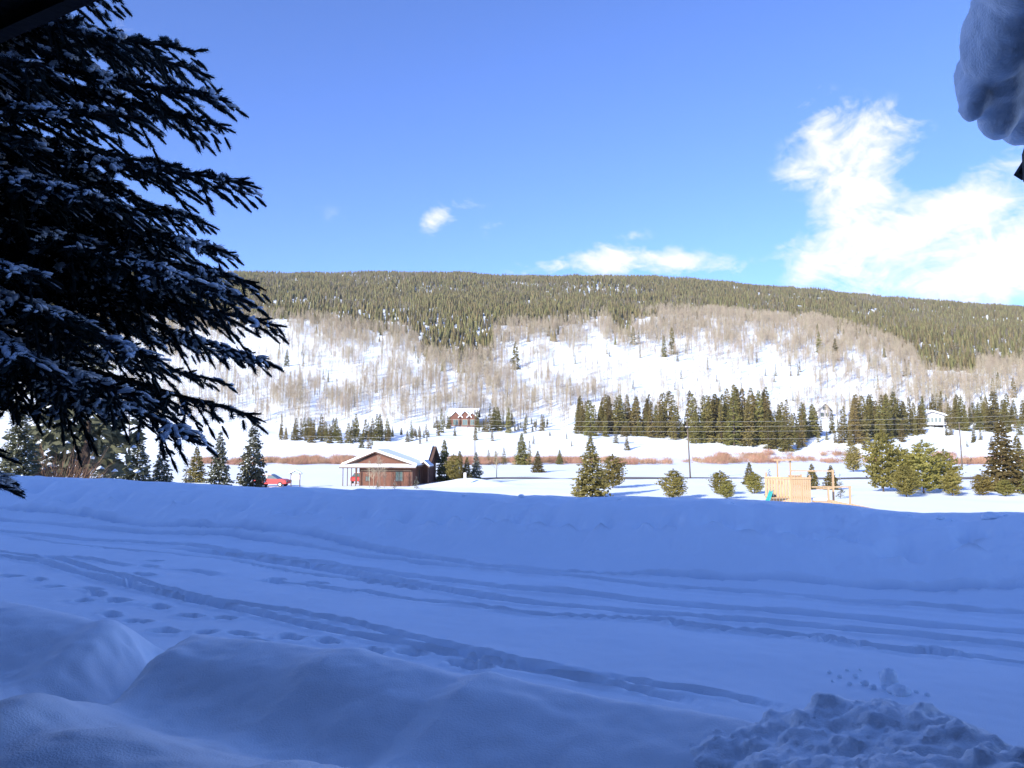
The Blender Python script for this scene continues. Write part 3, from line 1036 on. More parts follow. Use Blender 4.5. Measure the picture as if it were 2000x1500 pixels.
def scatter(name, protos, pts, scales, idx, label, cat=None):
    """one object of uncountable plants, drawn with geometry nodes"""
    col = bpy.data.collections.new(name + '_shapes')
    for i, me in enumerate(protos):
        col.objects.link(bpy.data.objects.new('%s_shape_%02d' % (name, i), me))
    me = bpy.data.meshes.new(name)
    me.vertices.add(len(pts))
    me.vertices.foreach_set('co', np.asarray(pts, np.float32).ravel())
    rng = np.random.default_rng(7)
    for nm, ty, arr in (('size', 'FLOAT', np.asarray(scales, np.float32)), ('turn', 'FLOAT', rng.uniform(0, 6.28, len(pts)).astype(np.float32)),
                        ('lean', 'FLOAT', rng.normal(0, 0.025, len(pts)).astype(np.float32)), ('pick', 'INT', np.asarray(idx, np.int32))):
        at_ = me.attributes.new(nm, ty, 'POINT')
        at_.data.foreach_set('value', arr)
    o = link(name, me)
    tag(o, label, cat, kind='stuff')
    ng = bpy.data.node_groups.new(name, 'GeometryNodeTree')
    ng.interface.new_socket('Geometry', in_out='INPUT', socket_type='NodeSocketGeometry')
    ng.interface.new_socket('Geometry', in_out='OUTPUT', socket_type='NodeSocketGeometry')
    N, L = ng.nodes.new, ng.links.new
    gi, go = N('NodeGroupInput'), N('NodeGroupOutput')
    ip, ci = N('GeometryNodeInstanceOnPoints'), N('GeometryNodeCollectionInfo')
    ci.inputs['Collection'].default_value = col
    ci.inputs['Separate Children'].default_value = True
    ci.inputs['Reset Children'].default_value = True
    ip.inputs['Pick Instance'].default_value = True

    def attr(nm, ty):
        a = N('GeometryNodeInputNamedAttribute')
        a.data_type = ty
        a.inputs['Name'].default_value = nm
        return a.outputs['Attribute']
    cx = N('ShaderNodeCombineXYZ')
    L(attr('lean', 'FLOAT'), cx.inputs[0])
    L(attr('turn', 'FLOAT'), cx.inputs[2])
    er = N('FunctionNodeEulerToRotation')
    L(cx.outputs[0], er.inputs[0])
    L(gi.outputs[0], ip.inputs['Points'])
    L(ci.outputs[0], ip.inputs['Instance'])
    L(attr('pick', 'INT'), ip.inputs['Instance Index'])
    L(er.outputs[0], ip.inputs['Rotation'])
    L(attr('size', 'FLOAT'), ip.inputs['Scale'])
    L(ip.outputs[0], go.inputs[0])
    md = o.modifiers.new('plants', 'NODES')
    md.node_group = ng
    return o


# ------------------------------------------------------------------ the wooded hillside
def px_of(X, Y, Z):
    """where a world point lies in the photograph (used to lay out the woods)"""
    c, s = math.cos(PITCH), math.sin(PITCH)
    z = Z - EYE
    fwd = Y * c + z * s
    upc = -Y * s + z * c
    return 1000 + F * X / fwd, 750 - F * upc / fwd


FOREST_EDGE = np.array([(-400, 625), (300, 622), (470, 622), (560, 626), (640, 632), (700, 645), (760, 652), (800, 655), (830, 694), (880, 706), (930, 708),
                        (958, 702), (966, 648), (1010, 640), (1070, 642), (1120, 632), (1190, 622), (1196, 650), (1212, 664), (1228, 660), (1236, 622), (1300, 616),
                        (1400, 612), (1500, 613), (1560, 622), (1620, 640), (1680, 656), (1730, 672), (1770, 690), (1795, 716), (1805, 740),
                        (1860, 752), (1905, 748), (1912, 722), (1960, 716), (2050, 722), (2400, 735)], float)


def hill_points(n, seed, y0, y1, smax=0.95):
    """even spread over the hillside within a wedge a bit wider than the view"""
    rng = np.random.default_rng(seed)
    Yp = np.sqrt(rng.uniform(y0 ** 2, y1 ** 2, n))
    Sp = rng.uniform(-smax, smax, n)
    Xp = Sp * Yp
    Zp = ground(Xp, Yp)
    x, y = px_of(Xp, Yp, Zp)
    return rng, Xp, Yp, Zp, x, y


# conifer forest on the upper slope
rng, Xp, Yp, Zp, px, py = hill_points(120000, 5, 480, 1480)
edge = np.interp(px, FOREST_EDGE[:, 0], FOREST_EDGE[:, 1]) + 7 * fbm(px / 22, py / 14, 71, 2)
keep = py < edge
dens = 0.78 + 0.25 * fbm(px / 70, py / 22, 73, 3)
keep &= rng.random(len(px)) < np.clip(dens + 0.5 * sstep(600, 560, py), 0.35, 1)
# a few stragglers below the edge
keep |= (py < edge + 26) & (rng.random(len(px)) < 0.05)
Xp, Yp, Zp, px, py = Xp[keep], Yp[keep], Zp[keep], px[keep], py[keep]
deadp = np.clip(0.14 + 0.42 * fbm(px / 60, py / 14, 74, 3) + 0.10 * sstep(575, 530, py), 0.02, 0.42)
isd = rng.random(len(px)) < deadp
idx = np.where(isd, 5 + rng.integers(0, 2, len(px)), rng.integers(0, 5, len(px)))
hts = rng.uniform(5.0, 10.0, len(px)) * (1 - 0.15 * sstep(1100, 1400, Yp))
protos = [lod_conifer('forest_conifer_%d' % i, 400 + i, 0.17 + 0.018 * i, m_forest) for i in range(5)] + [dead_mesh('dead_conifer_%d' % i, 420 + i) for i in range(2)]
scatter('conifer_forest', protos, np.stack([Xp, Yp, Zp - 0.2], -1), hts, idx, 'dense olive conifer forest covering the upper hillside up to the skyline')

# bare aspens below the forest
rng, Xp, Yp, Zp, px, py = hill_points(80000, 6, 335, 820)
edge = np.interp(px, FOREST_EDGE[:, 0], FOREST_EDGE[:, 1])
below = py - edge
dens = 0.30 + 0.95 * np.exp(-(np.clip(below, 0, 400) / 42) ** 2)
for cx_, cy_, rx_, ry_, a_ in [(740, 780, 280, 42, 0.75), (500, 800, 150, 45, 0.45), (880, 720, 130, 55, 0.35), (1090, 785, 160, 42, 0.6), (620, 830, 180, 30, 0.45), (860, 828, 280, 18, 0.55), (950, 690, 45, 60, 0.55),
                               (1480, 660, 220, 38, 0.75), (1700, 700, 190, 42, 0.75), (1640, 760, 120, 30, 0.25), (1900, 760, 150, 26, 0.5), (1960, 735, 120, 30, 0.8),
                               (1130, 665, 90, 22, 0.35), (1400, 720, 60, 30, 0.2), (600, 790, 110, 25, 0.2), (1380, 640, 90, 30, .5), (700, 690, 140, 26, .3)]:
    dens = dens + a_ * np.exp(-((px - cx_) / rx_) ** 2 - ((py - cy_) / ry_) ** 2)
for cx_, cy_, rx_, ry_, a_ in [(520, 690, 110, 40, 0.9), (1150, 720, 150, 42, 0.8), (1330, 715, 160, 34, 0.9), (1500, 735, 120, 36, 0.85), (700, 730, 150, 22, 0.6), (450, 760, 120, 40, .5), (1640, 772, 60, 22, .6), (1290, 770, 120, 30, .8)]:
    dens = dens * (1 - 0.85 * a_ * np.exp(-((px - cx_) / rx_) ** 2 - ((py - cy_) / ry_) ** 2))
dens = dens * np.clip(0.75 + 0.9 * fbm(px / 34, py / 16, 81, 3), 0.12, 1.5)
keep = (below > -6) & (py < 842) & (rng.random(len(px)) < dens * 0.8)
Xp, Yp, Zp, px, py = Xp[keep], Yp[keep], Zp[keep], px[keep], py[keep]
hts = rng.uniform(4.5, 12.0, len(px))
A_PROTO = [aspen_mesh('aspen_%d' % i, 500 + i) for i in range(5)]
def landmark(x):
    for lim, nm in ((640, 'above the notice board'), (800, 'above the brown house'), (960, 'around the timber chalet'), (1120, 'above the red willows'),
                    (1340, 'above the lone spruce'), (1560, 'above the tall dark grove'), (1720, 'above the pale gabled house'), (9999, 'above the white balcony house')):
        if x < lim:
            return nm


# the largest in view become trees of their own
order = np.argsort(-(hts / Yp))
inview = [i for i in order if -20 < px[i] < 2020 and not (px[i] < 420)]
solo = np.array(inview[:230])
rest = np.setdiff1d(np.arange(len(px)), solo)
scatter('aspen_wood', A_PROTO, np.stack([Xp, Yp, Zp - 0.1], -1)[rest], hts[rest], rng.integers(0, 5, len(rest)), 'tan haze of leafless aspens across the middle of the hillside')
for i in solo:
    o = link('aspen_tree', A_PROTO[int(rng.integers(0, 5))], loc=(Xp[i], Yp[i], Zp[i] - 0.1), rotz=float(rng.uniform(0, 6.28)))
    o.scale = (hts[i],) * 3
    tag(o, 'slender leafless aspen on the lower slope ' + landmark(px[i]), 'tree', 'leafless aspens ' + landmark(px[i]))

# small dark conifers scattered on the open slope
spots = [(1297, 698, 40), (1313, 692, 50), (1237, 674, 34), (1248, 673, 28), (1283, 662, 26), (1323, 706, 22), (1250, 700, 24), (1007, 722, 52),
         (560, 716, 32), (592, 716, 24), (735, 768, 26), (1190, 698, 18), (1340, 690, 18), (1600, 690, 40), (1632, 705, 42), (1700, 720, 26), (1768, 735, 32), (1776, 733, 28),
         (1715, 762, 26), (1950, 760, 30), (1910, 758, 26), (1940, 775, 34), (1980, 778, 36), (1545, 735, 20), (1515, 735, 22), (1495, 735, 18), (1478, 708, 20)]
far_s = []
for i in range(90):
    x, y = rnd.uniform(430, 1980), rnd.uniform(690, 805)
    far_s.append((*ground_hit(x, y, 300), rnd.uniform(12, 26)))
scatter('slope_seedlings', [k.crown for k in K_SLIM], [(a, b, c - 0.1) for a, b, c, d in far_s], [d * b / F for a, b, c, d in far_s], [i % 2 for i in range(len(far_s))],
        'tiny dark spruces dotted over the snowy slope')
for x, y, hp in spots:
    X, Y, Z = ground_hit(x, y, 300)
    kd = rnd.choice(K_SLIM if hp < 30 else K_LINE)
    h = hp * Y / F * 1.08
    o = link('spruce_tree', kd.crown, loc=(X, Y, Z - 0.1), rotz=rnd.uniform(0, 6.28))
    o.scale = (h, h, h)
    tag(o, 'small dark spruce among the aspens on the open slope, ' + landmark(x), 'tree', 'small slope spruces ' + landmark(x))

# tree line at the foot of the hill
LINE = [
    # x0, x1, base y0, base y1, top y0, top y1, count, where
    (548, 600, 858, 862, 805, 828, 8, 'left of the powerline gap'),
    (600, 645, 858, 866, 800, 825, 9, 'left of the powerline gap'),
    (655, 690, 860, 868, 806, 830, 5, 'left of the powerline gap'),
    (692, 765, 858, 864, 808, 832, 13, 'behind the roof of the brown house'),
    (788, 835, 858, 868, 806, 832, 7, 'behind the roof of the brown house'),
    (850, 872, 840, 852, 800, 820, 4, 'below the timber chalet'),
    (925, 995, 838, 846, 788, 812, 12, 'right of the timber chalet'),
    (1000, 1065, 838, 848, 800, 825, 8, 'right of the timber chalet'),
    (1128, 1175, 846, 852, 768, 790, 10, 'behind the large lone spruce'),
    (1175, 1265, 846, 853, 762, 800, 20, 'behind the large lone spruce'),
    (1270, 1310, 850, 856, 762, 785, 7, 'behind the large lone spruce'),
    (1310, 1352, 852, 860, 788, 815, 8, 'behind the large lone spruce'),
    (1352, 1420, 856, 866, 756, 790, 18, 'in the tall dark grove'),
    (1420, 1500, 852, 874, 752, 785, 22, 'in the tall dark grove'),
    (1500, 1570, 862, 884, 780, 812, 15, 'in the tall dark grove'),
    (1572, 1600, 852, 868, 790, 815, 6, 'around the pale gabled house'),
    (1630, 1665, 850, 872, 795, 825, 8, 'around the pale gabled house'),
    (1660, 1765, 848, 868, 764, 800, 24, 'left of the white balcony house'),
    (1762, 1800, 840, 856, 770, 805, 10, 'left of the white balcony house'),
    (1800, 1850, 806, 812, 764, 785, 10, 'behind the white balcony house'),
    (1850, 1930, 830, 842, 766, 800, 18, 'right of the white balcony house'),
    (1930, 2040, 832, 844, 758, 800, 20, 'right of the white balcony house'),
]
PLACES = {}
for x0, x1, b0, b1, t0, t1, cnt, where in LINE:
    cnt = max(2, round(cnt * 0.72))
    for k in range(cnt):
        x = x0 + (x1 - x0) * (k + rnd.uniform(0.05, 0.95)) / cnt
        yb = rnd.uniform(b0, b1)
        X, Y, Z = ground_hit(x, yb, 225)
        yt = rnd.uniform(t0 - 4, t1) if rnd.random() < 0.45 else rnd.uniform(t1, 0.35 * t1 + 0.65 * b0)
        h = max(3.0, at(x, yt, Y).z - Z)
        kd = rnd.choice(K_LINE + K_SLIM)
        kd.place('spruce_tree', (X, Y, Z - 0.2), h, rnd.uniform(0, 6.28), 'dark spruce of the hill-foot tree line, ' + where, 'tree', 'tree line ' + where, rnd.uniform(0.8, 1.35))

for k in range(36):
    x = rnd.uniform(540, 2000)
    X, Y, Z = ground_hit(x, rnd.uniform(848, 880), 225)
    h = rnd.uniform(2.0, 6.5)
    near = landmark(x)
    rnd.choice(K_SLIM + K_LINE[:2]).place('spruce_tree', (X, Y, Z - 0.15), h, rnd.uniform(0, 6.28), 'young spruce on the snow bench below the tree line, ' + near.replace('above', 'beyond'), 'tree', 'young bench spruces ' + near, rnd.uniform(1.1, 1.7))

# the wood behind the first rows, too dense to tell trees apart
BW, BH = [], []
for x0, x1, b0, b1, t0, t1, cnt, where in LINE:
    for k in range(int(cnt * 1.6)):
        x = rnd.uniform(x0 - 6, x1 + 6)
        yb = b0 - rnd.uniform(2, 10)
        X, Y, Z = ground_hit(x, yb, 240)
        BW.append((X, Y, Z - 0.2))
        BH.append(max(3.0, (at(x, rnd.uniform(t0 + 2, t1 + 30), Y).z - Z)))
scatter('hill_foot_wood', [k.crown for k in K_LINE], BW, BH, [rnd.randrange(4) for _ in BW], 'dense spruce wood behind the first row of the hill-foot tree line')

# red willows along the stream
BANDS = [(520, 700, 884, 905, 1.0), (700, 780, 888, 906, 0.6), (850, 1110, 888, 906, 0.9), (1110, 1240, 892, 904, 0.5), (1180, 1420, 884, 904, 0.45), (1400, 1720, 876, 898, 0.6), (1820, 2060, 880, 905, 0.95), (380, 520, 890, 905, 0.8)]
rng = np.random.default_rng(91)
W = []
for x0, x1, y0, y1, dn in BANDS:
    nb = int((x1 - x0) * 10 * dn)
    xs_, ys_ = rng.uniform(x0, x1, nb), rng.uniform(y0, y1, nb)
    ok = fbm(xs_ / 45, ys_ / 7, 95, 3) > (0.78 - 0.62 * dn) + 0.25 * rng.normal(0, 1, nb)
    for x, y in zip(xs_[ok], ys_[ok]):
        Yw = EYE + 3.4
        d = ray(x, y)
        Yg = 198 + (905 - y) / 29.0 * 55 + rng.normal(0, 3)
        W.append((d[0] / d[1] * Yg, Yg))
W = np.array(W)
Wz = ground(W[:, 0], W[:, 1])
scatter('willow_thicket', [twig_mesh('willow_%d' % i, 600 + i, 60, 0.6, 0.9, 0.026, m=m_willow) for i in range(4)],
        np.stack([W[:, 0], W[:, 1], Wz], -1), rng.uniform(0.5, 2.2, len(W)), rng.integers(0, 4, len(W)), 'rust red leafless willows in a band along the stream')

# brown bare shrub under the shaded trees at the left
p = at(112, 930, 41)
sh = link('bare_shrub', twig_mesh('bare_shrub', 650, 620, 0.5, 1.3, 0.012, m=mat('shrub_twigs', (0.16, 0.095, 0.06), 0.85)), loc=(p.x, 41, gz(p.x, 41)))
sh.scale = (3.0, 3.0, 3.6)
tag(sh, 'brown leafless shrub between the snow loaded spruce and the thick trunk', 'shrub')

# ------------------------------------------------------------------ the near spruce
SH_V, SH_F = [], []


def shoot_template(seed):
    """blunt finger of needles, length along x"""
    rng = np.random.default_rng(seed)
    V, Fc = [], []
    ring = [(0.0, 0.06), (0.55, 0.10), (1.0, 0.04)]
    for z, r in ring:
        for k in range(4):
            a = 2 * PI / 4 * k + 1.3 * z
            r_ = r * rng.uniform(0.85, 1.15)
            V.append((z, r_ * math.cos(a), r_ * math.sin(a)))
    for i in range(2):
        for k in range(4):
            a, b = i * 4 + k, i * 4 + (k + 1) % 4
            Fc += [(a, b, b + 4), (a, b + 4, a + 4)]
    n = 26
    for i in range(n):
        z = 0.1 + 0.9 * (i + rng.uniform(0, 1)) / n
        a = i * 2.4 + rng.normal(0, 0.2)
        ln = 0.185 * rng.uniform(0.7, 1.2)
        d = np.array([1.0, 0.75 * math.cos(a), 0.75 * math.sin(a)])
        t = np.array([0.0, -math.sin(a), math.cos(a)])
        r0 = 0.09 if z < 0.9 else 0.05
        p0 = np.array([z * 0.97, r0 * math.cos(a), r0 * math.sin(a)])
        m = len(V)
        w = 0.017
        V += [tuple(p0 - t * w), tuple(p0 + t * w), tuple(p0 + d * ln)]
        Fc.append((m, m + 1, m + 2))
    return np.array(V), np.array(Fc)


SHOOTS = [shoot_template(700 + i) for i in range(3)]


def blob_template():
    V, Fc = [(0, 0, 1)], []
    for i, z in enumerate((0.5, -0.35)):
        r = math.sqrt(1 - z * z)
        for k in range(6):
            a = PI / 3 * (k + 0.5 * i)
            V.append((r * math.cos(a), r * math.sin(a), z))
    V.append((0, 0, -0.7))
    for k in range(6):
        k2 = (k + 1) % 6
        Fc += [(0, 1 + k, 1 + k2), (1 + k, 7 + k, 1 + k2), (1 + k2, 7 + k, 7 + k2), (13, 7 + k2, 7 + k)]
    return np.array(V, float), np.array(Fc)


BL_V, BL_F = blob_template()


def frames(D):
    D = D / np.maximum(np.linalg.norm(D, axis=1, keepdims=True), 1e-9)
    up = np.array([0.0, 0.0, 1.0])
    S = np.cross(D, up)
    S /= np.maximum(np.linalg.norm(S, axis=1, keepdims=True), 1e-6)
    T = np.cross(S, D)
    return D, S, T


def stamp(tv, tf, P, D, ln, wid):
    D, S, T = frames(D)
    V = P[:, None, :] + tv[None, :, 0:1] * (D * ln[:, None])[:, None, :] + tv[None, :, 1:2] * (S * wid[:, None])[:, None, :] + tv[None, :, 2:3] * (T * wid[:, None])[:, None, :]
    Fc = tf[None] + len(tv) * np.arange(len(P))[:, None, None]
    return V.reshape(-1, 3), Fc.reshape(-1, 3)


TRUNK = Vector((-4.3, 4.7, 0.0))


def near_spruce():
    tz = near_z(*uv_of(TRUNK.x, TRUNK.y)) - 0.3
    root = empty('spruce_tree', (TRUNK.x, TRUNK.y, tz), 'large shaded spruce with snow frosted branches close to the lodge', 'tree')
    off = np.array([TRUNK.x, TRUNK.y, tz])
    mb = MB()
    mb.tube([(0, 0, -0.2), (0.02, 0, 2.0), (0, 0.02, 5.0), (0, 0, 7.2)], [0.24, 0.20, 0.11, 0.02], 12)
    mb.build('trunk', m_bark, root, True)
    tips = [(228, 12, 3.9), (300, 108, 4.5), (378, 118, 4.0), (394, 158, 4.4), (434, 214, 3.8), (440, 268, 4.1), (484, 380, 3.75),
            (352, 345, 4.7), (262, 250, 3.5), (408, 455, 4.5), (442, 512, 4.0), (500, 575, 4.3), (540, 656, 4.0), (478, 610, 3.6),
            (524, 726, 4.4), (430, 762, 4.9), (490, 832, 3.9), (378, 880, 3.6), (292, 720, 3.3), (262, 798, 3.3), (150, 660, 3.2),
            (235, 425, 3.4), (205, 520, 3.5), (335, 545, 3.8), (110, 395, 3.4), (85, 150, 3.5), (175, 232, 4.7), (70, 560, 3.3), (60, 735, 3.1),
            (165, 815, 3.8), (-22, 972, 3.5), (400, 560, 4.8), (300, 620, 4.4), (330, 800, 4.5), (240, 100, 3.7), (150, 60, 3.7), (60, 300, 3.4),
            (210, 590, 5.1), (120, 480, 4.9), (330, 470, 5.2), (180, 750, 5.0), (90, 620, 4.7), (380, 690, 5.2), (60, 820, 4.2), (120, 330, 5.2), (425, 545, 4.6), (385, 605, 4.2), (452, 640, 4.6), (340, 500, 4.3), (405, 590, 3.9), (300, 440, 4.2)]
    rng = np.random.default_rng(77)
    for x in range(24):
        tips.append((rng.uniform(-160, 300), rng.uniform(400, 720), rng.uniform(4.4, 5.6)))
    for x in range(5):
        tips.append((rng.uniform(-160, 60), rng.uniform(60, 420), rng.uniform(4.2, 5.6)))
    total = 0
    for bi, (x, y, Yt) in enumerate(tips):
        tip = np.array(at(x, y, Yt))
        ax = np.array([TRUNK.x, TRUNK.y, 0.0])
        L0 = math.hypot(tip[0] - ax[0], tip[1] - ax[1])
        rise = L0 * rng.uniform(0.14, 0.30)
        P0 = np.array([ax[0], ax[1], tip[2] + rise])
        Pc = P0 * 0.42 + tip * 0.58 + np.array([0, 0, 0.10 * L0])
        n = 70
        t = np.linspace(0, 1, n)[:, None]
        A = (1 - t) ** 2 * P0 + 2 * t * (1 - t) * Pc + t ** 2 * tip
        # slight upturn of the tip and sideways wander
        A[:, 2] += 0.05 * sstep(0.8, 1.0, t[:, 0])
        wob = 0.05 * np.sin(np.linspace(0, 5, n) + bi)
        A[:, 1] += wob * t[:, 0] * (1 - t[:, 0]) * 2
        seg = np.linalg.norm(np.diff(A, axis=0), axis=1)
        S = np.concatenate([[0], np.cumsum(seg)])
        Lb = S[-1]
        back = bi >= len(tips) - 29
        # wood
        mb = MB()
        idx = np.linspace(0, n - 1, 14).astype(int)
        mb.tube([tuple(A[i] - off) for i in idx], [0.030 * (1 - 0.9 * k / 13) + 0.004 for k in range(14)], 6)
        # laterals
        SP, SD, SL = [], [], []
        BP, BD, BS = [], [], []
        s0 = 0.30 * Lb
        step = 0.07 if back else 0.046
        s = s0
        k = 0
        while s < Lb - 0.02:
            i = int(np.searchsorted(S, s))
            i = min(max(i, 1), n - 1)
            p = A[i - 1] + (A[i] - A[i - 1]) * ((s - S[i - 1]) / max(seg[i - 1], 1e-6))
            T = A[min(i + 1, n - 1)] - A[i - 2 if i > 1 else 0]
            T = T / np.linalg.norm(T)
            side = np.cross(T, (0, 0, 1.0))
            side /= np.linalg.norm(side)
            sg = 1 if k % 2 == 0 else -1
            l2 = min(0.07 + 0.34 * (Lb - s) ** 0.8, 0.50) * rng.uniform(0.65, 1.15)
            ang = rng.uniform(0.65, 0.95)
            d2 = T * math.cos(ang) + side * sg * math.sin(ang) + np.array([0, 0, rng.uniform(-0.24, 0.12)])
            if rng.random() < 0.14:
                d2 = T * 0.7 + side * sg * 0.25 + np.array([0, 0, rng.uniform(-0.8, -0.4)])      # hanging twig
            d2 /= np.linalg.norm(d2)
            m = max(2, int(l2 / 0.036))
            q = np.linspace(0.12, 1.0, m)
            pts = p + d2 * (l2 * q)[:, None]
            pts[:, 2] -= 0.20 * l2 * q ** 2
            tang = d2[None] - np.array([0, 0, 1.0])[None] * (0.4 * q)[:, None]
            tang /= np.linalg.norm(tang, axis=1, keepdims=True)
            sd = np.cross(tang, (0, 0, 1.0))
            sd /= np.maximum(np.linalg.norm(sd, axis=1, keepdims=True), 1e-6)
            alt = np.where(np.arange(m) % 2 == 0, 1, -1)[:, None]
            D3 = tang * 0.80 + sd * alt * rng.uniform(0.45, 0.85, (m, 1)) + rng.normal(0, 0.14, (m, 3))
            D3[-1] = tang[-1]
            ln3 = rng.uniform(0.035, 0.070, m) * (1.15 - 0.3 * q)
            ln3[-1] = 0.07
            SP.append(pts)
            SD.append(D3)
            SL.append(ln3)
            # the lateral itself is clad in needles from end to end
            ma = max(2, int(l2 / 0.036))
            qa = np.linspace(0.0, 0.97, ma)
            pa = p + d2 * (l2 * qa)[:, None]
            pa[:, 2] -= 0.20 * l2 * qa ** 2
            ta = d2[None] - np.array([0, 0, 1.0])[None] * (0.4 * qa)[:, None]
            SP.append(pa)
            SD.append(ta + rng.normal(0, 0.05, (ma, 3)))
            SL.append(np.full(ma, 0.062))
            # snow resting along the lateral, in drifts that come and go
            cover = 0.5 + 0.5 * vnoise(np.array([s * 1.7 + bi * 7.7]), np.array([sg * 3.0 + bi]), 99)[0]
            if d2[2] > -0.6:
                mm = max(3, int(l2 / 0.017))
                qq = np.linspace(0.0, 1.0, mm)
                lp = p + d2 * (l2 * qq)[:, None]
                lp[:, 2] -= 0.20 * l2 * qq ** 2
                drift = vnoise(qq * l2 * 9 + bi * 3.1 + k * 1.7, np.full(mm, k * 0.37), 98) * 0.5 + cover - (0.50 if not back else 0.68)
                pick = drift > 0
                if pick.any():
                    npk = int(pick.sum())
                    rad = (0.006 + 0.017 * np.clip(drift[pick], 0, 0.6)) * rng.uniform(0.6, 1.3, npk)
                    bp = lp[pick].copy()
                    bp += rng.normal(0, 0.012, (npk, 3)) * np.array([1, 1, 0.25])
                    bp[:, 2] += 0.011 + 0.1 * rad
                    BP.append(bp)
                    BD.append(np.tile(d2, (npk, 1)) + rng.normal(0, 0.25, (npk, 3)))
                    BS.append(np.stack([rng.uniform(0.018, 0.040, npk), rad], -1))
                pk = rng.random(m) < 0.10 + 0.55 * np.clip(cover - 0.2, 0, 1) * (0.5 if back else 1)
                if pk.any():
                    off3 = D3[pk] / np.linalg.norm(D3[pk], axis=1, keepdims=True) * (ln3[pk] * rng.uniform(0.25, 0.6, pk.sum()))[:, None]
                    bp = pts[pk] + off3
                    bp[:, 2] += 0.0105
                    BP.append(bp)
                    BD.append(D3[pk])
                    BS.append(np.stack([ln3[pk] * rng.uniform(0.3, 0.6, pk.sum()), rng.uniform(0.005, 0.010, pk.sum())], -1))
            s += step * rng.uniform(0.8, 1.2)
            k += 1
        # shoots along the last stretch of the axis itself
        for s in np.arange(Lb * 0.32, Lb + 0.001, 0.034):
            i = min(max(int(np.searchsorted(S, s)), 1), n - 1)
            T = A[i] - A[i - 1]
            T /= np.linalg.norm(T)
            SP.append(A[i][None])
            dd = T + (rng.normal(0, 0.22, 3) if s < Lb - 0.02 else 0)
            SD.append(dd[None])
            SL.append(np.array([rng.uniform(0.06, 0.1)]))
        SPa, SDa, SLa = np.concatenate(SP), np.concatenate(SD), np.concatenate(SL)
        # the boughs are bare near the trunk
        keep = SPa[:, 0] / SPa[:, 1] > -0.77
        if keep.sum() < 30:
            continue
        SPa, SDa, SLa = SPa[keep], SDa[keep], SLa[keep]
        total += len(SPa)
        Vw = np.array(mb.v)
        Vs, Fs = [], []
        nv = 0
        for j in range(3):
            sel = np.arange(len(SPa)) % 3 == j
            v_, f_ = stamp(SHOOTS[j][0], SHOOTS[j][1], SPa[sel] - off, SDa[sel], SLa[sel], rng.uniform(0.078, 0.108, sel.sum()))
            Vs.append(v_)
            Fs.append(f_ + nv)
            nv += len(v_)
        wood_q = np.array([f for f in mb.f if len(f) == 4])
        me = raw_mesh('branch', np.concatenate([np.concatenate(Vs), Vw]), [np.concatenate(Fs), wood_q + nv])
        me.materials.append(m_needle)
        me.materials.append(m_bark)
        nf = sum(len(f) for f in Fs)
        mi = np.zeros(len(me.polygons), dtype=np.int32)
        mi[nf:] = 1
        me.polygons.foreach_set('material_index', mi)
        b = link('branch', me, parent=root)
        if BP:
            P_, D_, S_ = np.concatenate(BP), np.concatenate(BD), np.concatenate(BS)
            keep = P_[:, 0] / P_[:, 1] > -0.77
            if not keep.any():
                continue
            P_, D_, S_ = P_[keep], D_[keep], S_[keep]
            D_, S2, T2 = frames(D_)
            ax_ = BL_V[None]
            V = (P_ - off)[:, None, :] + ax_[..., 0:1] * (D_ * S_[:, 0:1])[:, None, :] + ax_[..., 1:2] * (S2 * S_[:, 1:2])[:, None, :] + ax_[..., 2:3] * (np.array([0, 0, 1.0])[None] * S_[:, 1:2] * 0.75)[:, None, :]
            V = V + rng.normal(0, 0.0018, V.shape)
            Fb = (BL_F[None] + len(BL_V) * np.arange(len(P_))[:, None, None]).reshape(-1, 3)
            link('snow', raw_mesh('snow', V.reshape(-1, 3), Fb, True), m_snow, b)['kind'] = 'stuff'
    print('near spruce shoots', total)


near_spruce()


# ------------------------------------------------------------------ the lodge the picture is taken from
def uvz(u, v, z):
    x, y = xy_of(u, v)
    return (x, y, z)


def ubox(mb, u0, u1, v0, v1, z0, z1):
    q = [uvz(u0, v0, z0), uvz(u1, v0, z0), uvz(u1, v1, z0), uvz(u0, v1, z0), uvz(u0, v0, z1), uvz(u1, v0, z1), uvz(u1, v1, z1), uvz(u0, v1, z1)]
    return mb.hexa(q)


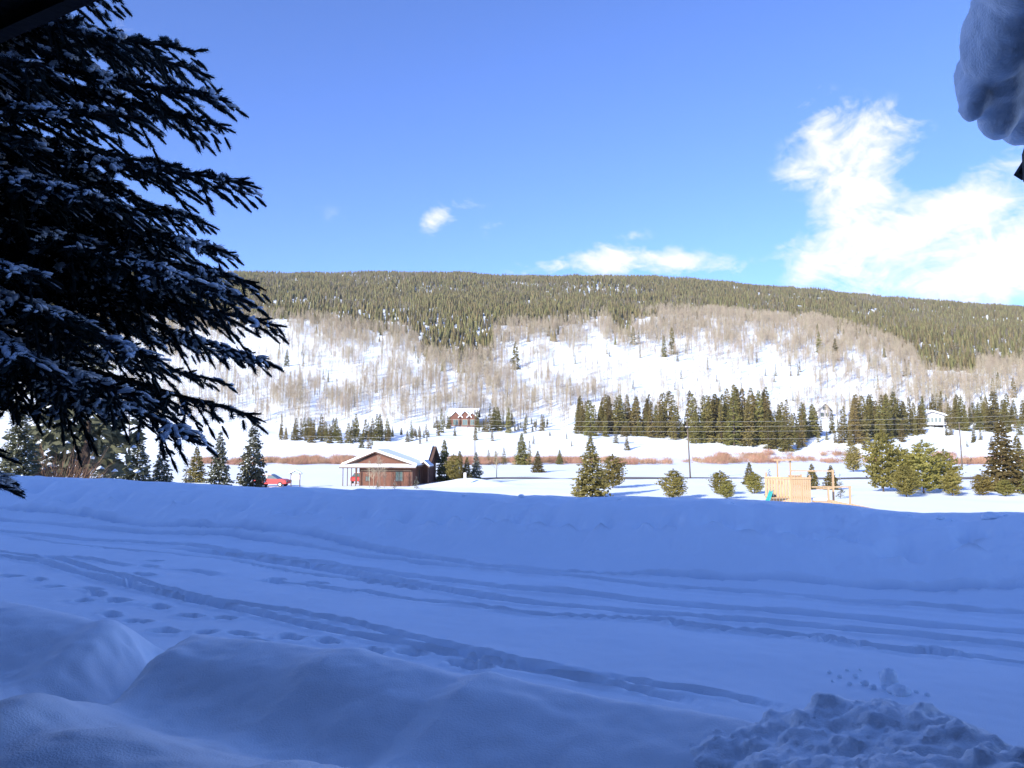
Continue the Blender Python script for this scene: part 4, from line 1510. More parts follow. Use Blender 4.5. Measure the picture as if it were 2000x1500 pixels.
def lodge():
    x, y = xy_of(-12, -7)
    root = empty('lodge', (x, y, 0), 'tall dark timber lodge whose eave shows above the near spruce', 'lodge')

    def part(name, mb, m, parent=None):
        o = mb.build(name, m, parent or root)
        if parent is None:
            o.matrix_parent_inverse = Matrix.Translation((-x, -y, 0))
        else:
            o.matrix_parent_inverse = Matrix.Identity(4)
        return o
    w = MB()
    ubox(w, -37, 5, -13.5, -1.4, -0.6, 6.2)
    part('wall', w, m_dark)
    ubox_w = MB()
    ubox(ubox_w, 1.1, 8.0, -1.38, 4.1, -0.6, 3.5)
    part('entrance_wing_wall', ubox_w, m_dark)
    r = MB()
    for a, b in (((-0.6, 6.0), (-7.2, 10.6)), ((-14.3, 6.0), (-7.2, 10.6))):
        (v0, z0), (v1, z1) = a, b
        q = [uvz(-38, v0, z0), uvz(6, v0, z0), uvz(6, v1, z1), uvz(-38, v1, z1)]
        r.hexa(q + [(p[0], p[1], p[2] + 0.3) for p in q])
    r.poly([uvz(-37, -13.5, 6.2), uvz(-37, -1.4, 6.2), uvz(-37, -7.2, 10.5)], [(0, 1, 2)])
    r.poly([uvz(5, -13.5, 6.2), uvz(5, -1.4, 6.2), uvz(5, -7.2, 10.5)], [(0, 1, 2)])
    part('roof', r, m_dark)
    # porch roof: its eave crosses the upper left corner of the picture
    e = MB()
    q = [uvz(-38, -1.38, 3.95), uvz(0.2, -1.38, 3.95), uvz(0.2, 1.04, 3.29), uvz(-38, 1.04, 3.29)]
    e.hexa(q + [(p[0], p[1], p[2] + 0.12) for p in q])
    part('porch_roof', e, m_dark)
    fb = MB()
    ubox(fb, -38, 0.2, 1.042, 1.08, 3.255, 3.36)
    part('fascia', fb, m_dark)
    # entrance wing roof, just out of view on the right; its corner board shows
    g = MB()
    for (u0, z0), (u1, z1) in (((0.46, 3.62), (4.6, 5.9)), ((8.7, 3.62), (4.6, 5.9))):
        q = [uvz(u0, -1.35, z0), uvz(u0, 4.45, z0), uvz(u1, 4.45, z1), uvz(u1, -1.35, z1)]
        g.hexa([(p[0], p[1], p[2] - 0.14) for p in q] + q)
    part('entrance_roof', g, m_dark)
    tip = at(1992, 345, 3.78)
    t = MB()
    a, b_ = at(2030, 285, 3.78), tip
    t.bar(b_, a, 0.035, 0.05)
    part('corner_board', t, m_dark)
    # posts under the porch eave, left of the picture
    for u in (-6.2, -11.0, -16.0, -22.0):
        pm = MB()
        ubox(pm, u - 0.09, u + 0.09, 0.72, 0.90, -0.3, 3.28)
        part('porch_post', pm, m_dark)


lodge()


def lumpy(name, ells, voxel, amp, freq, m, seed=0, smooth_it=6):
    """snow body: ellipsoids fused by a voxel remesh, then roughened"""
    bm = bmesh.new()
    for c, r in ells:
        mt = Matrix.Translation(c) @ Matrix.Diagonal((r[0], r[1], r[2], 1))
        bmesh.ops.create_icosphere(bm, subdivisions=3, radius=1, matrix=mt)
    me = bpy.data.meshes.new(name)
    bm.to_mesh(me)
    bm.free()
    o = link(name, me)
    md = o.modifiers.new('r', 'REMESH')
    md.mode = 'VOXEL'
    md.voxel_size = voxel
    ms = o.modifiers.new('s', 'SMOOTH')
    ms.iterations = smooth_it
    ms.factor = 0.5
    dg = bpy.context.evaluated_depsgraph_get()
    new = bpy.data.meshes.new_from_object(o.evaluated_get(dg))
    o.modifiers.clear()
    o.data = new
    new.name = name
    co = np.empty(len(new.vertices) * 3, np.float32)
    new.vertices.foreach_get('co', co)
    no = np.empty(len(new.vertices) * 3, np.float32)
    new.vertices.foreach_get('normal', no)
    co, no = co.reshape(-1, 3), no.reshape(-1, 3)
    d = np.zeros(len(co), np.float32)
    for i in range(len(co)):
        v = Vector(co[i].tolist()) * freq + Vector((seed, 0, 0))
        d[i] = mnoise.fractal(v, 0.6, 2.1, 5)
    co = co + no * (d * amp)[:, None]
    new.vertices.foreach_set('co', co.astype(np.float32).ravel())
    for p in new.polygons:
        p.use_smooth = True
    new.update()
    new.materials.clear()
    new.materials.append(m)
    return o


def to_local(o, c):
    o.data.transform(Matrix.Translation(-Vector(c)))
    o.location = c
    return o


def roof_snow():
    E_ = []
    for x, y, Y, rx, ry, rz in [(1922, 150, 3.72, .118, .16, .20), (1935, 80, 3.55, .12, .16, .20), (1968, 10, 3.4, .13, .18, .20), (1998, -70, 3.2, .14, .2, .2), (2035, -160, 3.0, .16, .2, .22),
                                (1950, 222, 3.78, .085, .12, .135), (1996, 225, 3.86, .10, .14, .15), (2045, 215, 3.92, .12, .16, .17), (1985, 120, 3.75, .17, .2, .22), (2040, 110, 3.8, .2, .25, .25),
                                (1900, 190, 3.68, .065, .09, .12), (2060, 20, 3.6, .22, .3, .26), (2120, 200, 3.95, .2, .2, .2), (2090, -100, 3.3, .24, .3, .25),
                                (1942, 140, 3.70, .14, .17, .20), (1968, 175, 3.78, .12, .15, .17), (1958, 60, 3.5, .15, .18, .22), (2020, 170, 3.86, .16, .2, .2)]:
        E_.append((at(x, y, Y), (rx, ry, rz)))
    o = lumpy('snow_overhang', E_, 0.018, 0.012, 6.0, m_snow, 3, 16)
    co = np.empty(len(o.data.vertices) * 3, np.float32)
    o.data.vertices.foreach_get('co', co)
    no = np.empty_like(co)
    o.data.vertices.foreach_get('normal', no)
    co, no = co.reshape(-1, 3), no.reshape(-1, 3)
    ph = co[:, 2] * 52 + co[:, 0] * 14 + 2.2 * vnoise(co[:, 0] * 9, co[:, 2] * 9, 5)
    amp = 0.0075 * (0.4 + 0.6 * vnoise(co[:, 0] * 5 + 3, co[:, 2] * 7, 8))
    co = co + no * (amp * np.abs(np.sin(ph)))[:, None]
    o.data.vertices.foreach_set('co', co.ravel())
    o.data.update()
    c = sum((e[0] for e in E_), Vector()) / len(E_)
    tag(to_local(o, c), 'thick curl of snow hanging off the lodge entrance roof', 'snow')


roof_snow()


def snow_pile():
    rg = random.Random(5)
    E_ = []
    for x, y, r in [(1480, 1420, .22), (1560, 1400, .28), (1640, 1390, .32), (1720, 1385, .34), (1790, 1392, .34), (1850, 1415, .3), (1900, 1450, .28), (1950, 1490, .24),
                    (1400, 1440, .18), (1600, 1440, .3), (1700, 1440, .36), (1800, 1450, .34), (1650, 1490, .32), (1760, 1500, .34), (1860, 1500, .3), (1540, 1470, .25), (1700, 1560, .3), (1840, 1570, .3), (1560, 1560, .26), (1960, 1560, .24)]:
        p = on_v(x, y, 4.15 - max(0, y - 1400) * 0.0065)
        E_.append((Vector((p.x, p.y, p.z - r * 0.95)), (r * 1.15, r * 1.0, r)))
    for i in range(60):
        c, r = rg.choice(E_[:14])
        a, b = rg.uniform(0, 6.28), rg.uniform(0.2, 1.3)
        s = rg.uniform(.025, .07)
        E_.append((c + Vector((r[0] * math.cos(a) * math.cos(b), r[1] * math.sin(a) * math.cos(b), r[2] * math.sin(b))), (s * 1.3, s, s * .8)))
    o = lumpy('snow_pile', E_, 0.022, 0.035, 6.0, m_snow, 9, 3)
    c = E_[3][0].copy()
    tag(to_local(o, c), 'lumpy shovelled snow pile beside the lodge entrance', 'snow pile')


snow_pile()


def chunk(x, y, hpx, ratio, zbase, label, Yoff=0, tall=1.0, group=None, v=None):
    p = on_plane(x, y, zbase) if v is None else on_v(x, y, v)
    s = hpx / F * p.y
    p.z = near_z(*uv_of(p.x, p.y)) - 0.12 * s
    rg = random.Random(int(x))
    E_ = [(p + Vector((0, 0, s * 0.45)), (s * 0.5 * ratio, s * 0.5 * ratio, s * 0.55))]
    for i in range(4):
        E_.append((p + Vector((rg.uniform(-.4, .4) * s * ratio, rg.uniform(-.3, .3) * s * ratio, s * rg.uniform(0.1, 0.7))), (s * .3 * ratio, s * .3 * ratio, s * .28)))
    o = lumpy('snow_chunk', E_, max(0.012, s / 16), s * 0.06, 4.0 / s, m_snow, x % 17, 2)
    tag(to_local(o, p), label, 'snow chunk', group)


chunk(1738, 1352, 46, 0.7, -0.01, 'upright clod of snow standing behind the shovelled snow pile')
chunk(1758, 1362, 22, 1.7, -0.01, 'low flat clod of snow at the foot of the upright one')
chunk(1935, 1011, 14, 2.2, 0, 'rounded snow boulder on the crest of the plough bank', v=14.95)
for x, y, h in [(1620, 1322, 7), (1640, 1330, 8), (1655, 1318, 6), (1672, 1330, 9), (1690, 1345, 12), (1705, 1352, 11), (1660, 1345, 8), (1625, 1338, 6), (1790, 1362, 8), (1812, 1368, 9), (1680, 1318, 6)]:
    chunk(x, y, h, 1.3, -0.015, 'small crumb of snow scattered on the road behind the snow pile', group='crumbs of snow behind the pile')
for x, h in [(1778, 6), (1838, 7), (1860, 4), (1018, 6), (640, 4), (905, 4), (1210, 4), (1430, 4), (1660, 5), (1965, 5)]:
    cy_ = float(np.interp(x, [a for a, b in CREST_PX], [b for a, b in CREST_PX])) + 1
    chunk(x, cy_, h, 2.0, 0, 'little clod of snow along the crest of the plough bank', group='clods on the bank crest', v=14.95)


# ------------------------------------------------------------------ the brown house on the valley floor
def rect_window(parent, x0, x1, z0, z1, y, trim, depth=0.06):
    """window on a wall that faces -y: frame with a pane set back in it"""
    f = MB()
    t = 0.09
    f.box(x0 - t, x1 + t, y - depth, y, z0 - t, z0).box(x0 - t, x1 + t, y - depth, y, z1, z1 + t)
    f.box(x0 - t, x0, y - depth, y, z0, z1).box(x1, x1 + t, y - depth, y, z0, z1)
    w = f.build('window', trim, parent)
    MB().box(x0, x1, y - 0.02, y - 0.004, z0, z1).build('pane', m_glass, w)
    mu = MB()
    xm = (x0 + x1) / 2
    mu.box(xm - 0.03, xm + 0.03, y - 0.045, y - 0.018, z0, z1)
    mu.build('mullion', trim, w)
    return w


def gable_slab(mb, x0, x1, y0, y1, ze, xr, zr, th):
    """two roof slabs with the ridge along y"""
    for xa in (x0, x1):
        q = [(xa, y0, ze), (xr, y0, zr), (xr, y1, zr), (xa, y1, ze)]
        if xa == x1:
            q = q[::-1]
        mb.hexa([(p[0], p[1], p[2]) for p in q] + [(p[0], p[1], p[2] + th) for p in q])


def gable_slab_x(mb, x0, x1, y0, y1, ze, yr, zr, th):
    for ya in (y0, y1):
        q = [(x0, ya, ze), (x1, ya, ze), (x1, yr, zr), (x0, yr, zr)]
        if ya == y1:
            q = q[::-1]
        mb.hexa(q + [(p[0], p[1], p[2] + th) for p in q])


def brown_house():
    p = at(753, 948, 101)
    root = empty('house', (p.x, 101, gz(p.x, 101) - 0.05), 'brown timber house with snowy gabled roof on the valley floor', 'house', rotz=math.radians(-6))
    X0, X1 = -3.45, 3.5
    w = MB().box(X0, X1, 0, 6, -0.4, 2.72)
    w.poly([(-4.3, 0.0, 2.74), (3.5, 0.0, 2.74), (-1.35, 0.0, 4.35), (-4.3, 0.12, 2.74), (3.5, 0.12, 2.74), (-1.35, 0.12, 4.35)],
           [(0, 1, 2), (5, 4, 3), (0, 3, 4, 1), (1, 4, 5, 2), (2, 5, 3, 0)])
    w.box(-3.0, 4.3, 5.99, 11.5, -0.4, 2.9)
    w.poly([(4.3, 5.99, 2.9), (4.3, 11.5, 2.9), (4.3, 8.6, 4.9), (4.18, 5.99, 2.9), (4.18, 11.5, 2.9), (4.18, 8.6, 4.9)], [(0, 1, 2), (5, 4, 3), (0, 2, 5, 3), (1, 4, 5, 2), (0, 3, 4, 1)])
    wo = w.build('wall', m_wood, root)
    # vertical battens that divide the front wall
    for i in range(9):
        x = X0 + 0.35 + i * 0.78
        MB().box(x - 0.03, x + 0.03, -0.022, -0.001, -0.3, 2.40).build('batten', m_wood2, wo)
    MB().box(X0, X1, -0.03, -0.001, 2.02, 2.14).build('band_board', m_cedar, wo)
    r = MB()
    gable_slab(r, -5.9, 4.3, -0.55, 6.3, 2.55, -1.35, 4.42, 0.16)
    gable_slab_x(r, -4.2, 4.95, 5.2, 12.2, 2.75, 8.6, 5.05, 0.16)
    ro = r.build('roof', m_wood2, root)
    sn = MB()
    gable_slab(sn, -5.85, 4.2, -0.40, 6.2, 2.73, -1.35, 4.60, 0.30)
    gable_slab_x(sn, -4.1, 4.45, 5.3, 12.1, 2.93, 8.6, 5.23, 0.30)
    so_ = sn.build('roof_snow', m_snowfar, ro)
    # pent roof under the gable with its own snow
    pr = MB().hexa([(-5.9, -1.15, 2.42), (4.3, -1.15, 2.42), (4.3, -0.02, 2.66), (-5.9, -0.02, 2.66), (-5.9, -1.15, 2.56), (4.3, -1.15, 2.56), (4.3, -0.02, 2.8), (-5.9, -0.02, 2.8)])
    po = pr.build('pent_roof', m_wood2, root)
    MB().hexa([(-5.85, -1.1, 2.57), (4.25, -1.1, 2.57), (4.25, -0.1, 2.79), (-5.85, -0.1, 2.79), (-5.85, -1.0, 2.72), (4.25, -1.0, 2.72), (4.25, -0.1, 2.98), (-5.85, -0.1, 2.98)]).build('roof_snow', m_snowfar, po)
    for x in (-5.45, -4.85, -4.3, -3.75):
        MB().box(x - 0.045, x + 0.045, -0.95, -0.86, -0.4, 2.45).build('porch_post', m_wood2, root)
    for x in (-5.45, -3.75):
        MB().box(x - 0.07, x + 0.07, 4.9, 5.04, -0.4, 2.9).build('porch_post', m_wood2, root)
    rect_window(root, -2.65, -2.15, 0.75, 1.3, -0.004, m_wood2)
    rect_window(root, 1.35, 2.25, 0.75, 1.95, -0.004, m_wood2)
    # entrance gable on the recessed wall
    e = MB()
    gable_slab(e, 3.45, 5.25, 2.6, 5.6, 2.35, 4.4, 3.05, 0.14)
    eo = e.build('entrance_roof', m_wood2, root)
    s2 = MB()
    gable_slab(s2, 3.5, 5.2, 2.7, 5.6, 2.50, 4.4, 3.20, 0.22)
    s2.build('roof_snow', m_snowfar, eo)
    for x in (3.7, 5.05):
        MB().box(x - 0.07, x + 0.07, 2.75, 2.89, -0.4, 2.5).build('entrance_post', m_wood2, root)
    d = MB().box(3.505, 3.56, 3.4, 4.4, -0.3, 2.05).build('door', m_dark, root)
    MB().box(3.56, 3.61, 3.5, 3.56, 0.85, 0.95).build('handle', m_white, d)
    MB().tube([(4.0, 9.6, 4.2), (4.0, 9.6, 5.6)], 0.10, 8).build('vent_pipe', m_pole, ro)
    # corner boards
    for x in (X0, X1):
        MB().box(x - 0.08, x + 0.08, -0.035, 0.08, -0.3, 2.5).build('corner_board', m_wood2, root)


brown_house()


def hill_house(x, ybase, Ymin, width, label, wallm, kind, rot):
    X, Y, Z = ground_hit(x, ybase, Ymin)
    root = empty('house', (X, Y, Z - 0.3), label, 'house', rotz=rot)
    h = width / 2
    if kind == 'chalet':
        MB().box(-h, h, 0, 8, -1.5, 4.6).build('wall', wallm, root)
        r = MB()
        gable_slab_x(r, -h - 0.9, h + 0.9, -0.9, 9, 4.4, 4, 7.6, 0.2)
        ro = r.build('roof', m_wood2, root)
        s = MB()
        gable_slab_x(s, -h - 0.8, h + 0.8, -0.8, 8.9, 4.65, 4, 7.85, 0.5)
        s.build('roof_snow', m_snowfar, ro)
        for xc, ww, zt in ((-h * 0.5, 2.5, 7.0), (h * 0.18, 2.4, 7.3), (h * 0.72, 1.9, 6.4)):
            d = MB().box(xc - ww, xc + ww, -1.2, -0.01, -1.2, 4.2)
            d.poly([(xc - ww, -1.2, 4.2), (xc + ww, -1.2, 4.2), (xc, -1.2, zt - 0.5), (xc - ww, -1.0, 4.2), (xc + ww, -1.0, 4.2), (xc, -1.0, zt - 0.5)], [(0, 1, 2), (5, 4, 3), (0, 3, 4, 1), (1, 4, 5, 2), (2, 5, 3, 0)])
            g = d.build('gable_bay', wallm, root)
            s = MB()
            gable_slab(s, xc - ww - 0.6, xc + ww + 0.6, -1.7, 3.2, 3.9, xc, zt - 0.2, 0.45)
            s.build('roof_snow', m_snowfar, g)
            rect_window(root, xc - ww * 0.45, xc + ww * 0.45, 0.8, 3.2, -1.204, m_cedar)
        MB().box(-h - 1, h * 0.45, -4.2, -1.25, -0.9, -0.55).build('deck', m_cedar, root)
        MB().box(-h - 0.9, h * 0.4, -4.1, -1.3, -0.549, -0.1).build('deck_snow', m_snowfar, root)
    elif kind == 'gable':
        MB().box(-h, h, 0, 7, -2, 3.6).poly([(-h, 0, 3.6), (h, 0, 3.6), (0, 0, 6.2), (-h, .2, 3.6), (h, .2, 3.6), (0, .2, 6.2)], [(0, 1, 2), (5, 4, 3), (1, 4, 5, 2), (2, 5, 3, 0)]).build('wall', wallm, root)
        r = MB()
        gable_slab(r, -h - .7, h + .7, -0.8, 7.6, 3.1, 0, 6.3, 0.2)
        ro = r.build('roof', m_wood2, root)
        s = MB()
        gable_slab(s, -h - .65, h + .65, -0.7, 7.5, 3.32, 0, 6.52, 0.45)
        s.build('roof_snow', m_snowfar, ro)
        rect_window(root, -0.7, 0.7, 3.7, 5.0, -0.004, m_wood2)
        rect_window(root, -h * .7, -h * .2, 0.6, 2.2, -0.004, m_wood2)
        rect_window(root, h * .2, h * .7, 0.6, 2.2, -0.004, m_wood2)
        MB().box(-h - .5, h + .5, -2.4, -.01, -0.5, -.15).build('deck', m_wood, root)
    else:
        MB().box(-h, h, 0, 8, -3.0, 5.2).poly([(-h, 0, 5.2), (h, 0, 5.2), (-h * .15, 0, 6.9), (-h, .2, 5.2), (h, .2, 5.2), (-h * .15, .2, 6.9)], [(0, 1, 2), (5, 4, 3), (1, 4, 5, 2), (2, 5, 3, 0)]).build('wall', wallm, root)
        r = MB()
        gable_slab(r, -h - 1, h + 1, -1.6, 8.8, 5.0, -h * .15, 7.0, 0.25)
        ro = r.build('roof', m_white, root)
        s = MB()
        gable_slab(s, -h - .9, h + .9, -0.9, 8.7, 5.27, -h * .15, 7.27, 0.4)
        s.build('roof_snow', m_snowfar, ro)
        for i in range(5):
            xa = -h + .5 + i * (2 * h - 1.0) / 5
            rect_window(root, xa, xa + .95, 2.3, 4.3, -0.004, m_white)
        b = MB().box(-h - .3, h + .3, -2.0, -.01, 1.15, 1.35).build('balcony', m_white, root)
        MB().box(-h - .3, h + .3, -2.0, -1.9, 2.15, 2.25).build('rail', m_white, b)
        for i in range(12):
            xa = -h - .25 + i * (2 * h + .5) / 11
            MB().box(xa - .05, xa + .05, -1.99, -1.91, 1.36, 2.14).build('baluster', m_white, b)
        for xa in (-h, 0, h):
            MB().box(xa - .12, xa + .12, -1.95, -1.7, -3, 1.14).build('balcony_post', m_dark, root)
        MB().box(-h * .6, h * .9, -.03, -.004, -1.6, 0.9).build('garage_door', m_dark, root)


hill_house(904, 833, 240, 12.0, 'timber chalet with three snowy gables above the snow bench', m_wood, 'chalet', math.radians(-4))
hill_house(1611, 815, 240, 5.5, 'small pale gabled house half hidden by hill-foot spruces', m_white, 'gable', math.radians(8))
hill_house(1823, 834, 240, 8.6, 'white house with a railed balcony above an open snow slope', m_white, 'balcony', math.radians(-14))


# ------------------------------------------------------------------ play structure
def play_structure():
    Y = 55.0
    k = Y / F                                     # metres per photograph pixel here
    o = at(1547, 985, Y)
    gzv = gz(o.x, Y)
    root = empty('play_structure', (o.x, Y, gzv), 'cedar climbing frame with plank walls, rails, ramp and teal slide', 'play structure')

    def P(x, y, dy=0.0):
        q = at(x, y, Y)
        return Vector((q.x - o.x, dy, q.z - gzv))
    ang = 0.55                                    # the left wall recedes
    # plank walls: front (right half) and side (left half, running back)
    front_l, front_r = P(1546, 985).x, P(1585, 985).x
    zt, zb = P(1546, 934).z, P(1546, 988).z
    pm = None
    nb = 9
    for i in range(nb):
        w = (front_r - front_l) / nb
        x = front_l + i * w
        b = MB().box(0, w * 0.86, -0.02, 0.02, zb - 0.03 * (i % 3), zt + 0.02 * ((i * 7) % 3))
        b.build('plank', m_cedar, root, loc=(x, 0, 0))
    side0, side1 = Vector((front_l, 0, 0)), Vector((P(1508, 985).x, 1.5, 0))
    for i in range(nb):
        a = side0.lerp(side1, (i + 0.07) / nb)
        c = side0.lerp(side1, (i + 0.90) / nb)
        MB().bar(a + Vector((0, 0, (zt + zb) / 2)), c + Vector((0, 0, (zt + zb) / 2)), 0.04, zt - zb + 0.06 * (i % 2)).build('plank', m_cedar, root)
    for a, b in ((Vector((front_l, -.04, zt)), Vector((front_r, -.04, zt))), (Vector((front_l - 0.03, -.02, zt)), side1 + Vector((0, -.04, zt)))):
        MB().bar(a, b, 0.08, 0.14).build('top_rail', m_cedar, root)
    MB().box(side1.x, front_r, 0.03, 1.5, P(1546, 972).z - .05, P(1546, 972).z).build('deck', m_cedar, root)
    # posts
    for x, y, dy in ((1510, 924, 1.45), (1527, 899, 0.9), (1545, 927, -0.03), (1558, 899, 1.45), (1582, 928, 0.05), (1580, 928, 1.45)):
        t = P(x, y)
        MB().box(t.x - .05, t.x + .05, dy, dy + .1, -0.3, t.z).build('post', m_cedar, root)
    a, b = P(1522, 899), P(1560, 899)
    MB().bar(a + Vector((0, 1.2, 0)), b + Vector((0, 1.2, 0)), .09, .1).build('top_beam', m_cedar, root)
    # back panel
    for i in range(4):
        x = P(1556 + 6.2 * i, 940).x
        MB().box(x, x + .19, 1.55, 1.59, P(1556, 950).z, P(1556, 931).z).build('plank', m_cedar, root)
    MB().bar(P(1554, 931) + Vector((0, 1.54, 0)), P(1582, 931) + Vector((0, 1.54, 0)), .05, .09).build('rail', m_cedar, root)
    # rope bridge side: long beam, handrails, posts
    MB().bar(P(1557, 921) + Vector((0, 1.5, 0)), P(1639, 921) + Vector((0, 1.0, 0)), .09, .09).build('swing_beam', m_cedar, root)
    MB().bar(P(1585, 951), P(1662, 951), .08, .09).build('handrail', m_cedar, root)
    MB().bar(P(1585, 958) + Vector((0, 1.1, 0)), P(1640, 955) + Vector((0, 1.0, 0)), .07, .07).build('handrail', m_cedar, root)
    for x, y, dy, ww in ((1638, 919, 1.0, .12), (1618, 951, 0, .12), (1660, 950, 0, .12)):
        t = P(x, y)
        MB().box(t.x - ww / 2, t.x + ww / 2, dy - .03, dy + ww - .03, -0.3, t.z + .03).build('post', m_cedar, root)
    MB().bar(P(1588, 979), P(1620, 981), .5, .10).build('walkway', m_cedar, root)
    MB().bar(P(1616, 978), P(1664, 988), .12, .22).build('ramp', m_cedar, root)
    MB().bar(P(1664, 986), P(1726, 1000), .12, .18).build('ramp', m_cedar, root)
    MB().box(P(1586, 978).x, P(1624, 978).x, 0.4, 1.0, P(1600, 974).z - .12, P(1600, 974).z).build('walkway_snow', m_snowfar, root)
    # slide
    m_teal = mat('teal_plastic', (0.03, 0.33, 0.31), 0.35, spec=0.5)
    sm = MB()
    top, bot = P(1511, 962), P(1492, 996)
    n = 8
    pts = [top.lerp(bot, i / n) + Vector((0, 0.5, -0.25 * math.sin(PI * i / n))) for i in range(n + 1)]
    for i in range(n):
        a, b = pts[i], pts[i + 1]
        for y0, y1, hh in ((-.28, .28, .05), (-.33, -.28, .2), (.28, .33, .2)):
            sm.hexa([a + Vector((0, y0, 0)), b + Vector((0, y0, 0)), b + Vector((0, y1, 0)), a + Vector((0, y1, 0)),
                     a + Vector((0, y0, hh)), b + Vector((0, y0, hh)), b + Vector((0, y1, hh)), a + Vector((0, y1, hh))])
    sm.build('slide', m_teal, root)
    MB().box(P(1513, 946).x, P(1524, 946).x, 1.35, 1.42, P(1513, 948).z, P(1513, 940).z).build('side_panel', m_teal, root)
    MB().box(P(1530, 946).x, P(1541, 946).x, 1.35, 1.42, P(1513, 948).z, P(1513, 941).z).build('side_panel', m_teal, root)


play_structure()


# ------------------------------------------------------------------ utility poles and wires
def utility_pole(xb, yt, xt, Y, r, arm, label):
    b = at(xb, 900, Y)
    z = gz(b.x, Y)
    t = at(xt, yt, Y)
    root = empty('utility_pole', (b.x, Y, z), label, 'utility pole')
    top = Vector((t.x - b.x, 0, t.z - z))
    MB().tube([(0, 0, -0.5), tuple(top * 0.5), tuple(top)], [r, r * 0.85, r * 0.7], 8).build('pole', m_pole, root, True)
    if arm:
        c = top * 0.90
        d = Vector((0.45, 0.89, 0))
        ao = MB().bar(c - d * arm, c + d * arm, .10, .13).build('crossarm', m_pole, root)
        for q in (-1, -.35, .35, 1):
            e = c + d * (arm * .95 * q)
            MB().tube([tuple(e), tuple(e + Vector((0, 0, .22)))], .05, 6).build('insulator', m_white, ao)
    return [top * q + Vector((b.x, Y, z)) for q in (1.0, 0.915, 0.83, 0.70, 0.47)]


p1 = utility_pole(1348, 824, 1342, 120, .13, 1.3, 'leaning wooden power pole with crossarm beyond the small pines')
p0 = utility_pole(255, 800, 252, 112, .13, 1.3, 'power pole hidden behind the near spruce branches')
p2 = utility_pole(2260, 800, 2255, 128, .13, 1.3, 'power pole just outside the view beyond the broad spruce')
utility_pole(928, 800, 927, 205, .14, 0, 'thin dark pole rising in front of the timber chalet')
utility_pole(1879, 824, 1873, 185, .17, 0, 'pale sunlit pole in front of the white balcony house slope')
for i in range(5):
    for a, b, nm in ((p0, p1, 'between the hidden pole and the leaning pole'), (p1, p2, 'from the leaning pole towards the broad spruce')):
        A, B = a[i], b[i]
        pts = []
        for k in range(25):
            t = k / 24
            q = A.lerp(B, t)
            q.z -= 0.45 * 4 * t * (1 - t)
            pts.append(q - A)
        w = MB().tube([tuple(q) for q in pts], 0.009, 4).build('power_line', m_wire)
        w.location = A
        tag(w, 'thin sagging power line strung ' + nm, 'wire', 'power lines ' + nm)


# ------------------------------------------------------------------ cars, notice board, sign, saplings
def car(x, Y, rot, label):
    b = at(x, 940, Y)
    root = empty('parked_car', (b.x, Y, gz(b.x, Y)), label, 'car', rotz=rot)
    m_red = bpy.data.materials.get('red_paint') or mat('red_paint', (0.52, 0.045, 0.04), 0.3, spec=0.5)
    m_tyre = bpy.data.materials.get('tyre') or mat('tyre', (0.02, 0.02, 0.02), 0.8)
    prof = [(-2.15, .42), (-2.2, .75), (-2.05, .95), (-1.2, 1.02), (-.75, 1.02), (.9, 1.0), (1.6, .95), (2.1, .82), (2.2, .55), (2.1, .36), (-2.0, .34)]
    cab = [(-1.75, 1.0), (-1.25, 1.44), (.1, 1.48), (.95, 1.0)]

    def loft(p, w0, w1):
        n = len(p)
        bm = MB()
        V = [(a, -w0, z) for a, z in p] + [(a, w0, z) for a, z in p]
        if w1 is not None:
            V = [(a, -(w0 if z < 1.2 else w1), z) for a, z in p] + [(a, (w0 if z < 1.2 else w1), z) for a, z in p]
        f = [tuple(range(n)), tuple(range(2 * n - 1, n - 1, -1))] + [(i, n + i, n + (i + 1) % n, (i + 1) % n) for i in range(n)]
        bm.poly(V, f)
        return bm
    body = loft(prof, .86, None).build('body', m_red, root)
    md = body.modifiers.new('b', 'BEVEL')
    md.width = .07
    md.segments = 2
    c = loft(cab, .76, .62).build('cabin', m_glass, root)
    MB().box(-1.22, .08, -.63, .63, 1.445, 1.50).build('roof', m_red, c)
    for s in (-1, 1):
        MB().bar((-.55, s * .745, 1.0), (-.5, s * .635, 1.45), .09, .03).build('pillar', m_red, c)
    for wx in (-1.35, 1.35):
        for s in (-1, 1):
            t = MB().tube([(wx, s * .70, .32), (wx, s * .88, .32)], .32, 16).build('wheel', m_tyre, root)
            MB().tube([(wx, s * .86, .32), (wx, s * .895, .32)], .18, 12).build('rim', m_white, t)
    for s in (-1, 1):
        MB().box(2.12, 2.21, s * .6 - .18, s * .6 + .18, .62, .76).build('headlight', m_glass, root)
        MB().box(-2.215, -2.15, s * .65 - .14, s * .65 + .14, .7, .85).build('tail_light', m_red, root)
    MB().hexa([(-1.2, -.6, 1.501), (.05, -.6, 1.501), (.05, .6, 1.501), (-1.2, .6, 1.501), (-1.1, -.5, 1.6), (-.05, -.5, 1.6), (-.05, .5, 1.6), (-1.1, .5, 1.6)]).build('roof_snow', m_snowfar, root)


car(533, 99, math.radians(-8), 'red car parked behind the tall slim spruce')
car(706, 110, math.radians(80), 'red car mostly hidden behind the porch of the brown house')

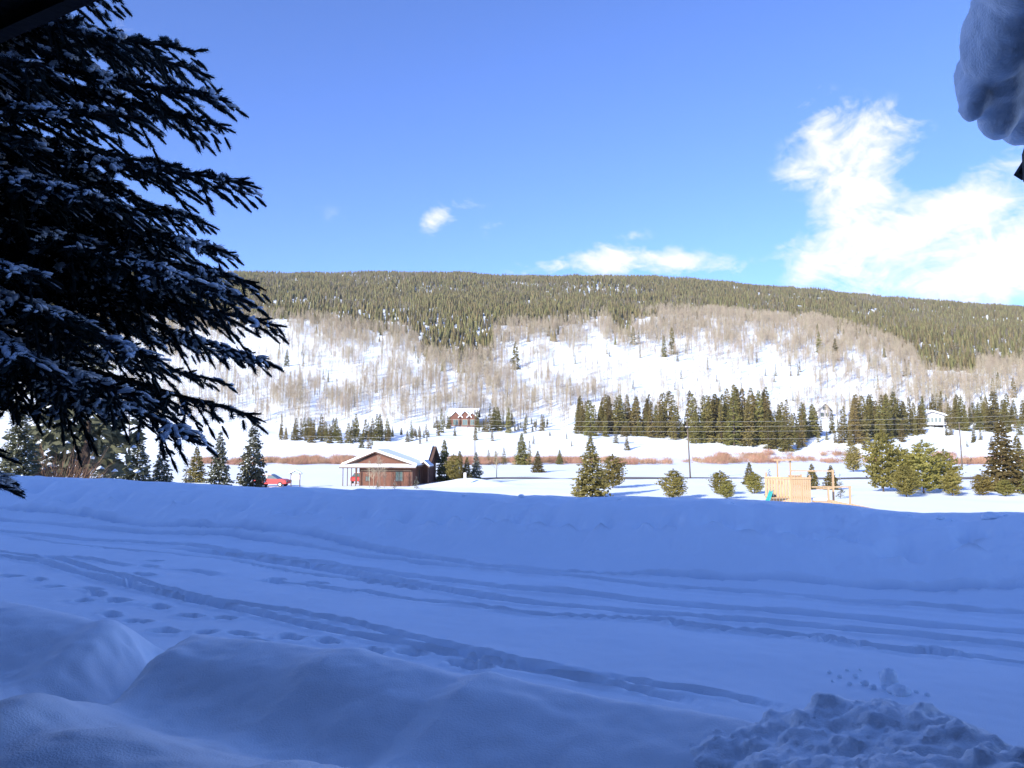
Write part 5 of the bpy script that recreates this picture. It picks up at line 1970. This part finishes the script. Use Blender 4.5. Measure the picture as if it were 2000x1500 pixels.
b = at(577, 940, 97)
root = empty('notice_board', (b.x, 97, gz(b.x, 97)), 'small roofed notice board on two posts beside the red car', 'notice board')
for s in (-1, 1):
    MB().box(s * .55 - .05, s * .55 + .05, -.05, .05, -.3, 1.75).build('post', m_wood2, root)
MB().box(-.5, .5, -.03, .03, .95, 1.55).build('board', m_white, root)
rr_ = MB()
gable_slab(rr_, -.8, .8, -.25, .25, 1.65, 0, 2.05, .06)
ro_ = rr_.build('roof', m_wood2, root)
s_ = MB()
gable_slab(s_, -.78, .78, -.24, .24, 1.715, 0, 2.115, .10)
s_.build('roof_snow', m_snowfar, ro_)

b = at(908, 940, 100)
root = empty('signpost', (b.x, 100, gz(b.x, 100)), 'small blank white sign in front of the spruce clump', 'sign')
MB().box(-.04, .04, -.03, .03, -.3, 1.5).build('post', m_white, root)
MB().box(-.17, .17, -.06, -.031, .85, 1.6).build('panel', m_white, root)

for x, yt, Y, lb in ((722, 898, 97.5, 'slim pale sapling before the brown house, beside the small window'), (730, 905, 97, 'slender leaning sapling before the brown house front wall'),
                     (739, 888, 98, 'tallest pale sapling before the brown house front wall'), (743, 893, 96.5, 'pale sapling standing close to the tallest one'),
                     (751, 905, 97, 'small sapling between the tallest sapling and the large window')):
    p = at(x, yt, Y)
    z = gz(p.x, Y)
    o = link('aspen_sapling', A_PROTO[rnd.randrange(5)], loc=(p.x, Y, z), rotz=rnd.uniform(0, 6))
    h = p.z - z
    o.scale = (h * 1.15, h * 1.15, h)
    tag(o, lb, 'tree')
p = at(970, 880, 122)
o = link('aspen_tree', A_PROTO[2], loc=(p.x, 122, gz(p.x, 122)))
h = p.z - gz(p.x, 122)
o.scale = (h * 1.6, h * 1.6, h)
tag(o, 'lone leafless tree with round twiggy crown beside the valley road', 'tree')

# ------------------------------------------------------------------ the air
def haze():
    mb = MB().box(-2600, 2600, -75, 2560, -6.0, 345)
    m = bpy.data.materials.new('thin_haze')
    m.use_nodes = True
    nt = m.node_tree
    nt.nodes.clear()
    o = nt.nodes.new('ShaderNodeOutputMaterial')
    v = nt.nodes.new('ShaderNodeVolumePrincipled')
    v.inputs['Color'].default_value = (0.93, 0.95, 1.0, 1)
    v.inputs['Density'].default_value = HAZE
    v.inputs['Anisotropy'].default_value = 0.0
    nt.links.new(v.outputs[0], o.inputs['Volume'])
    h = mb.build('haze', m)
    h['kind'] = 'stuff'


HAZE = 0.00007
haze()
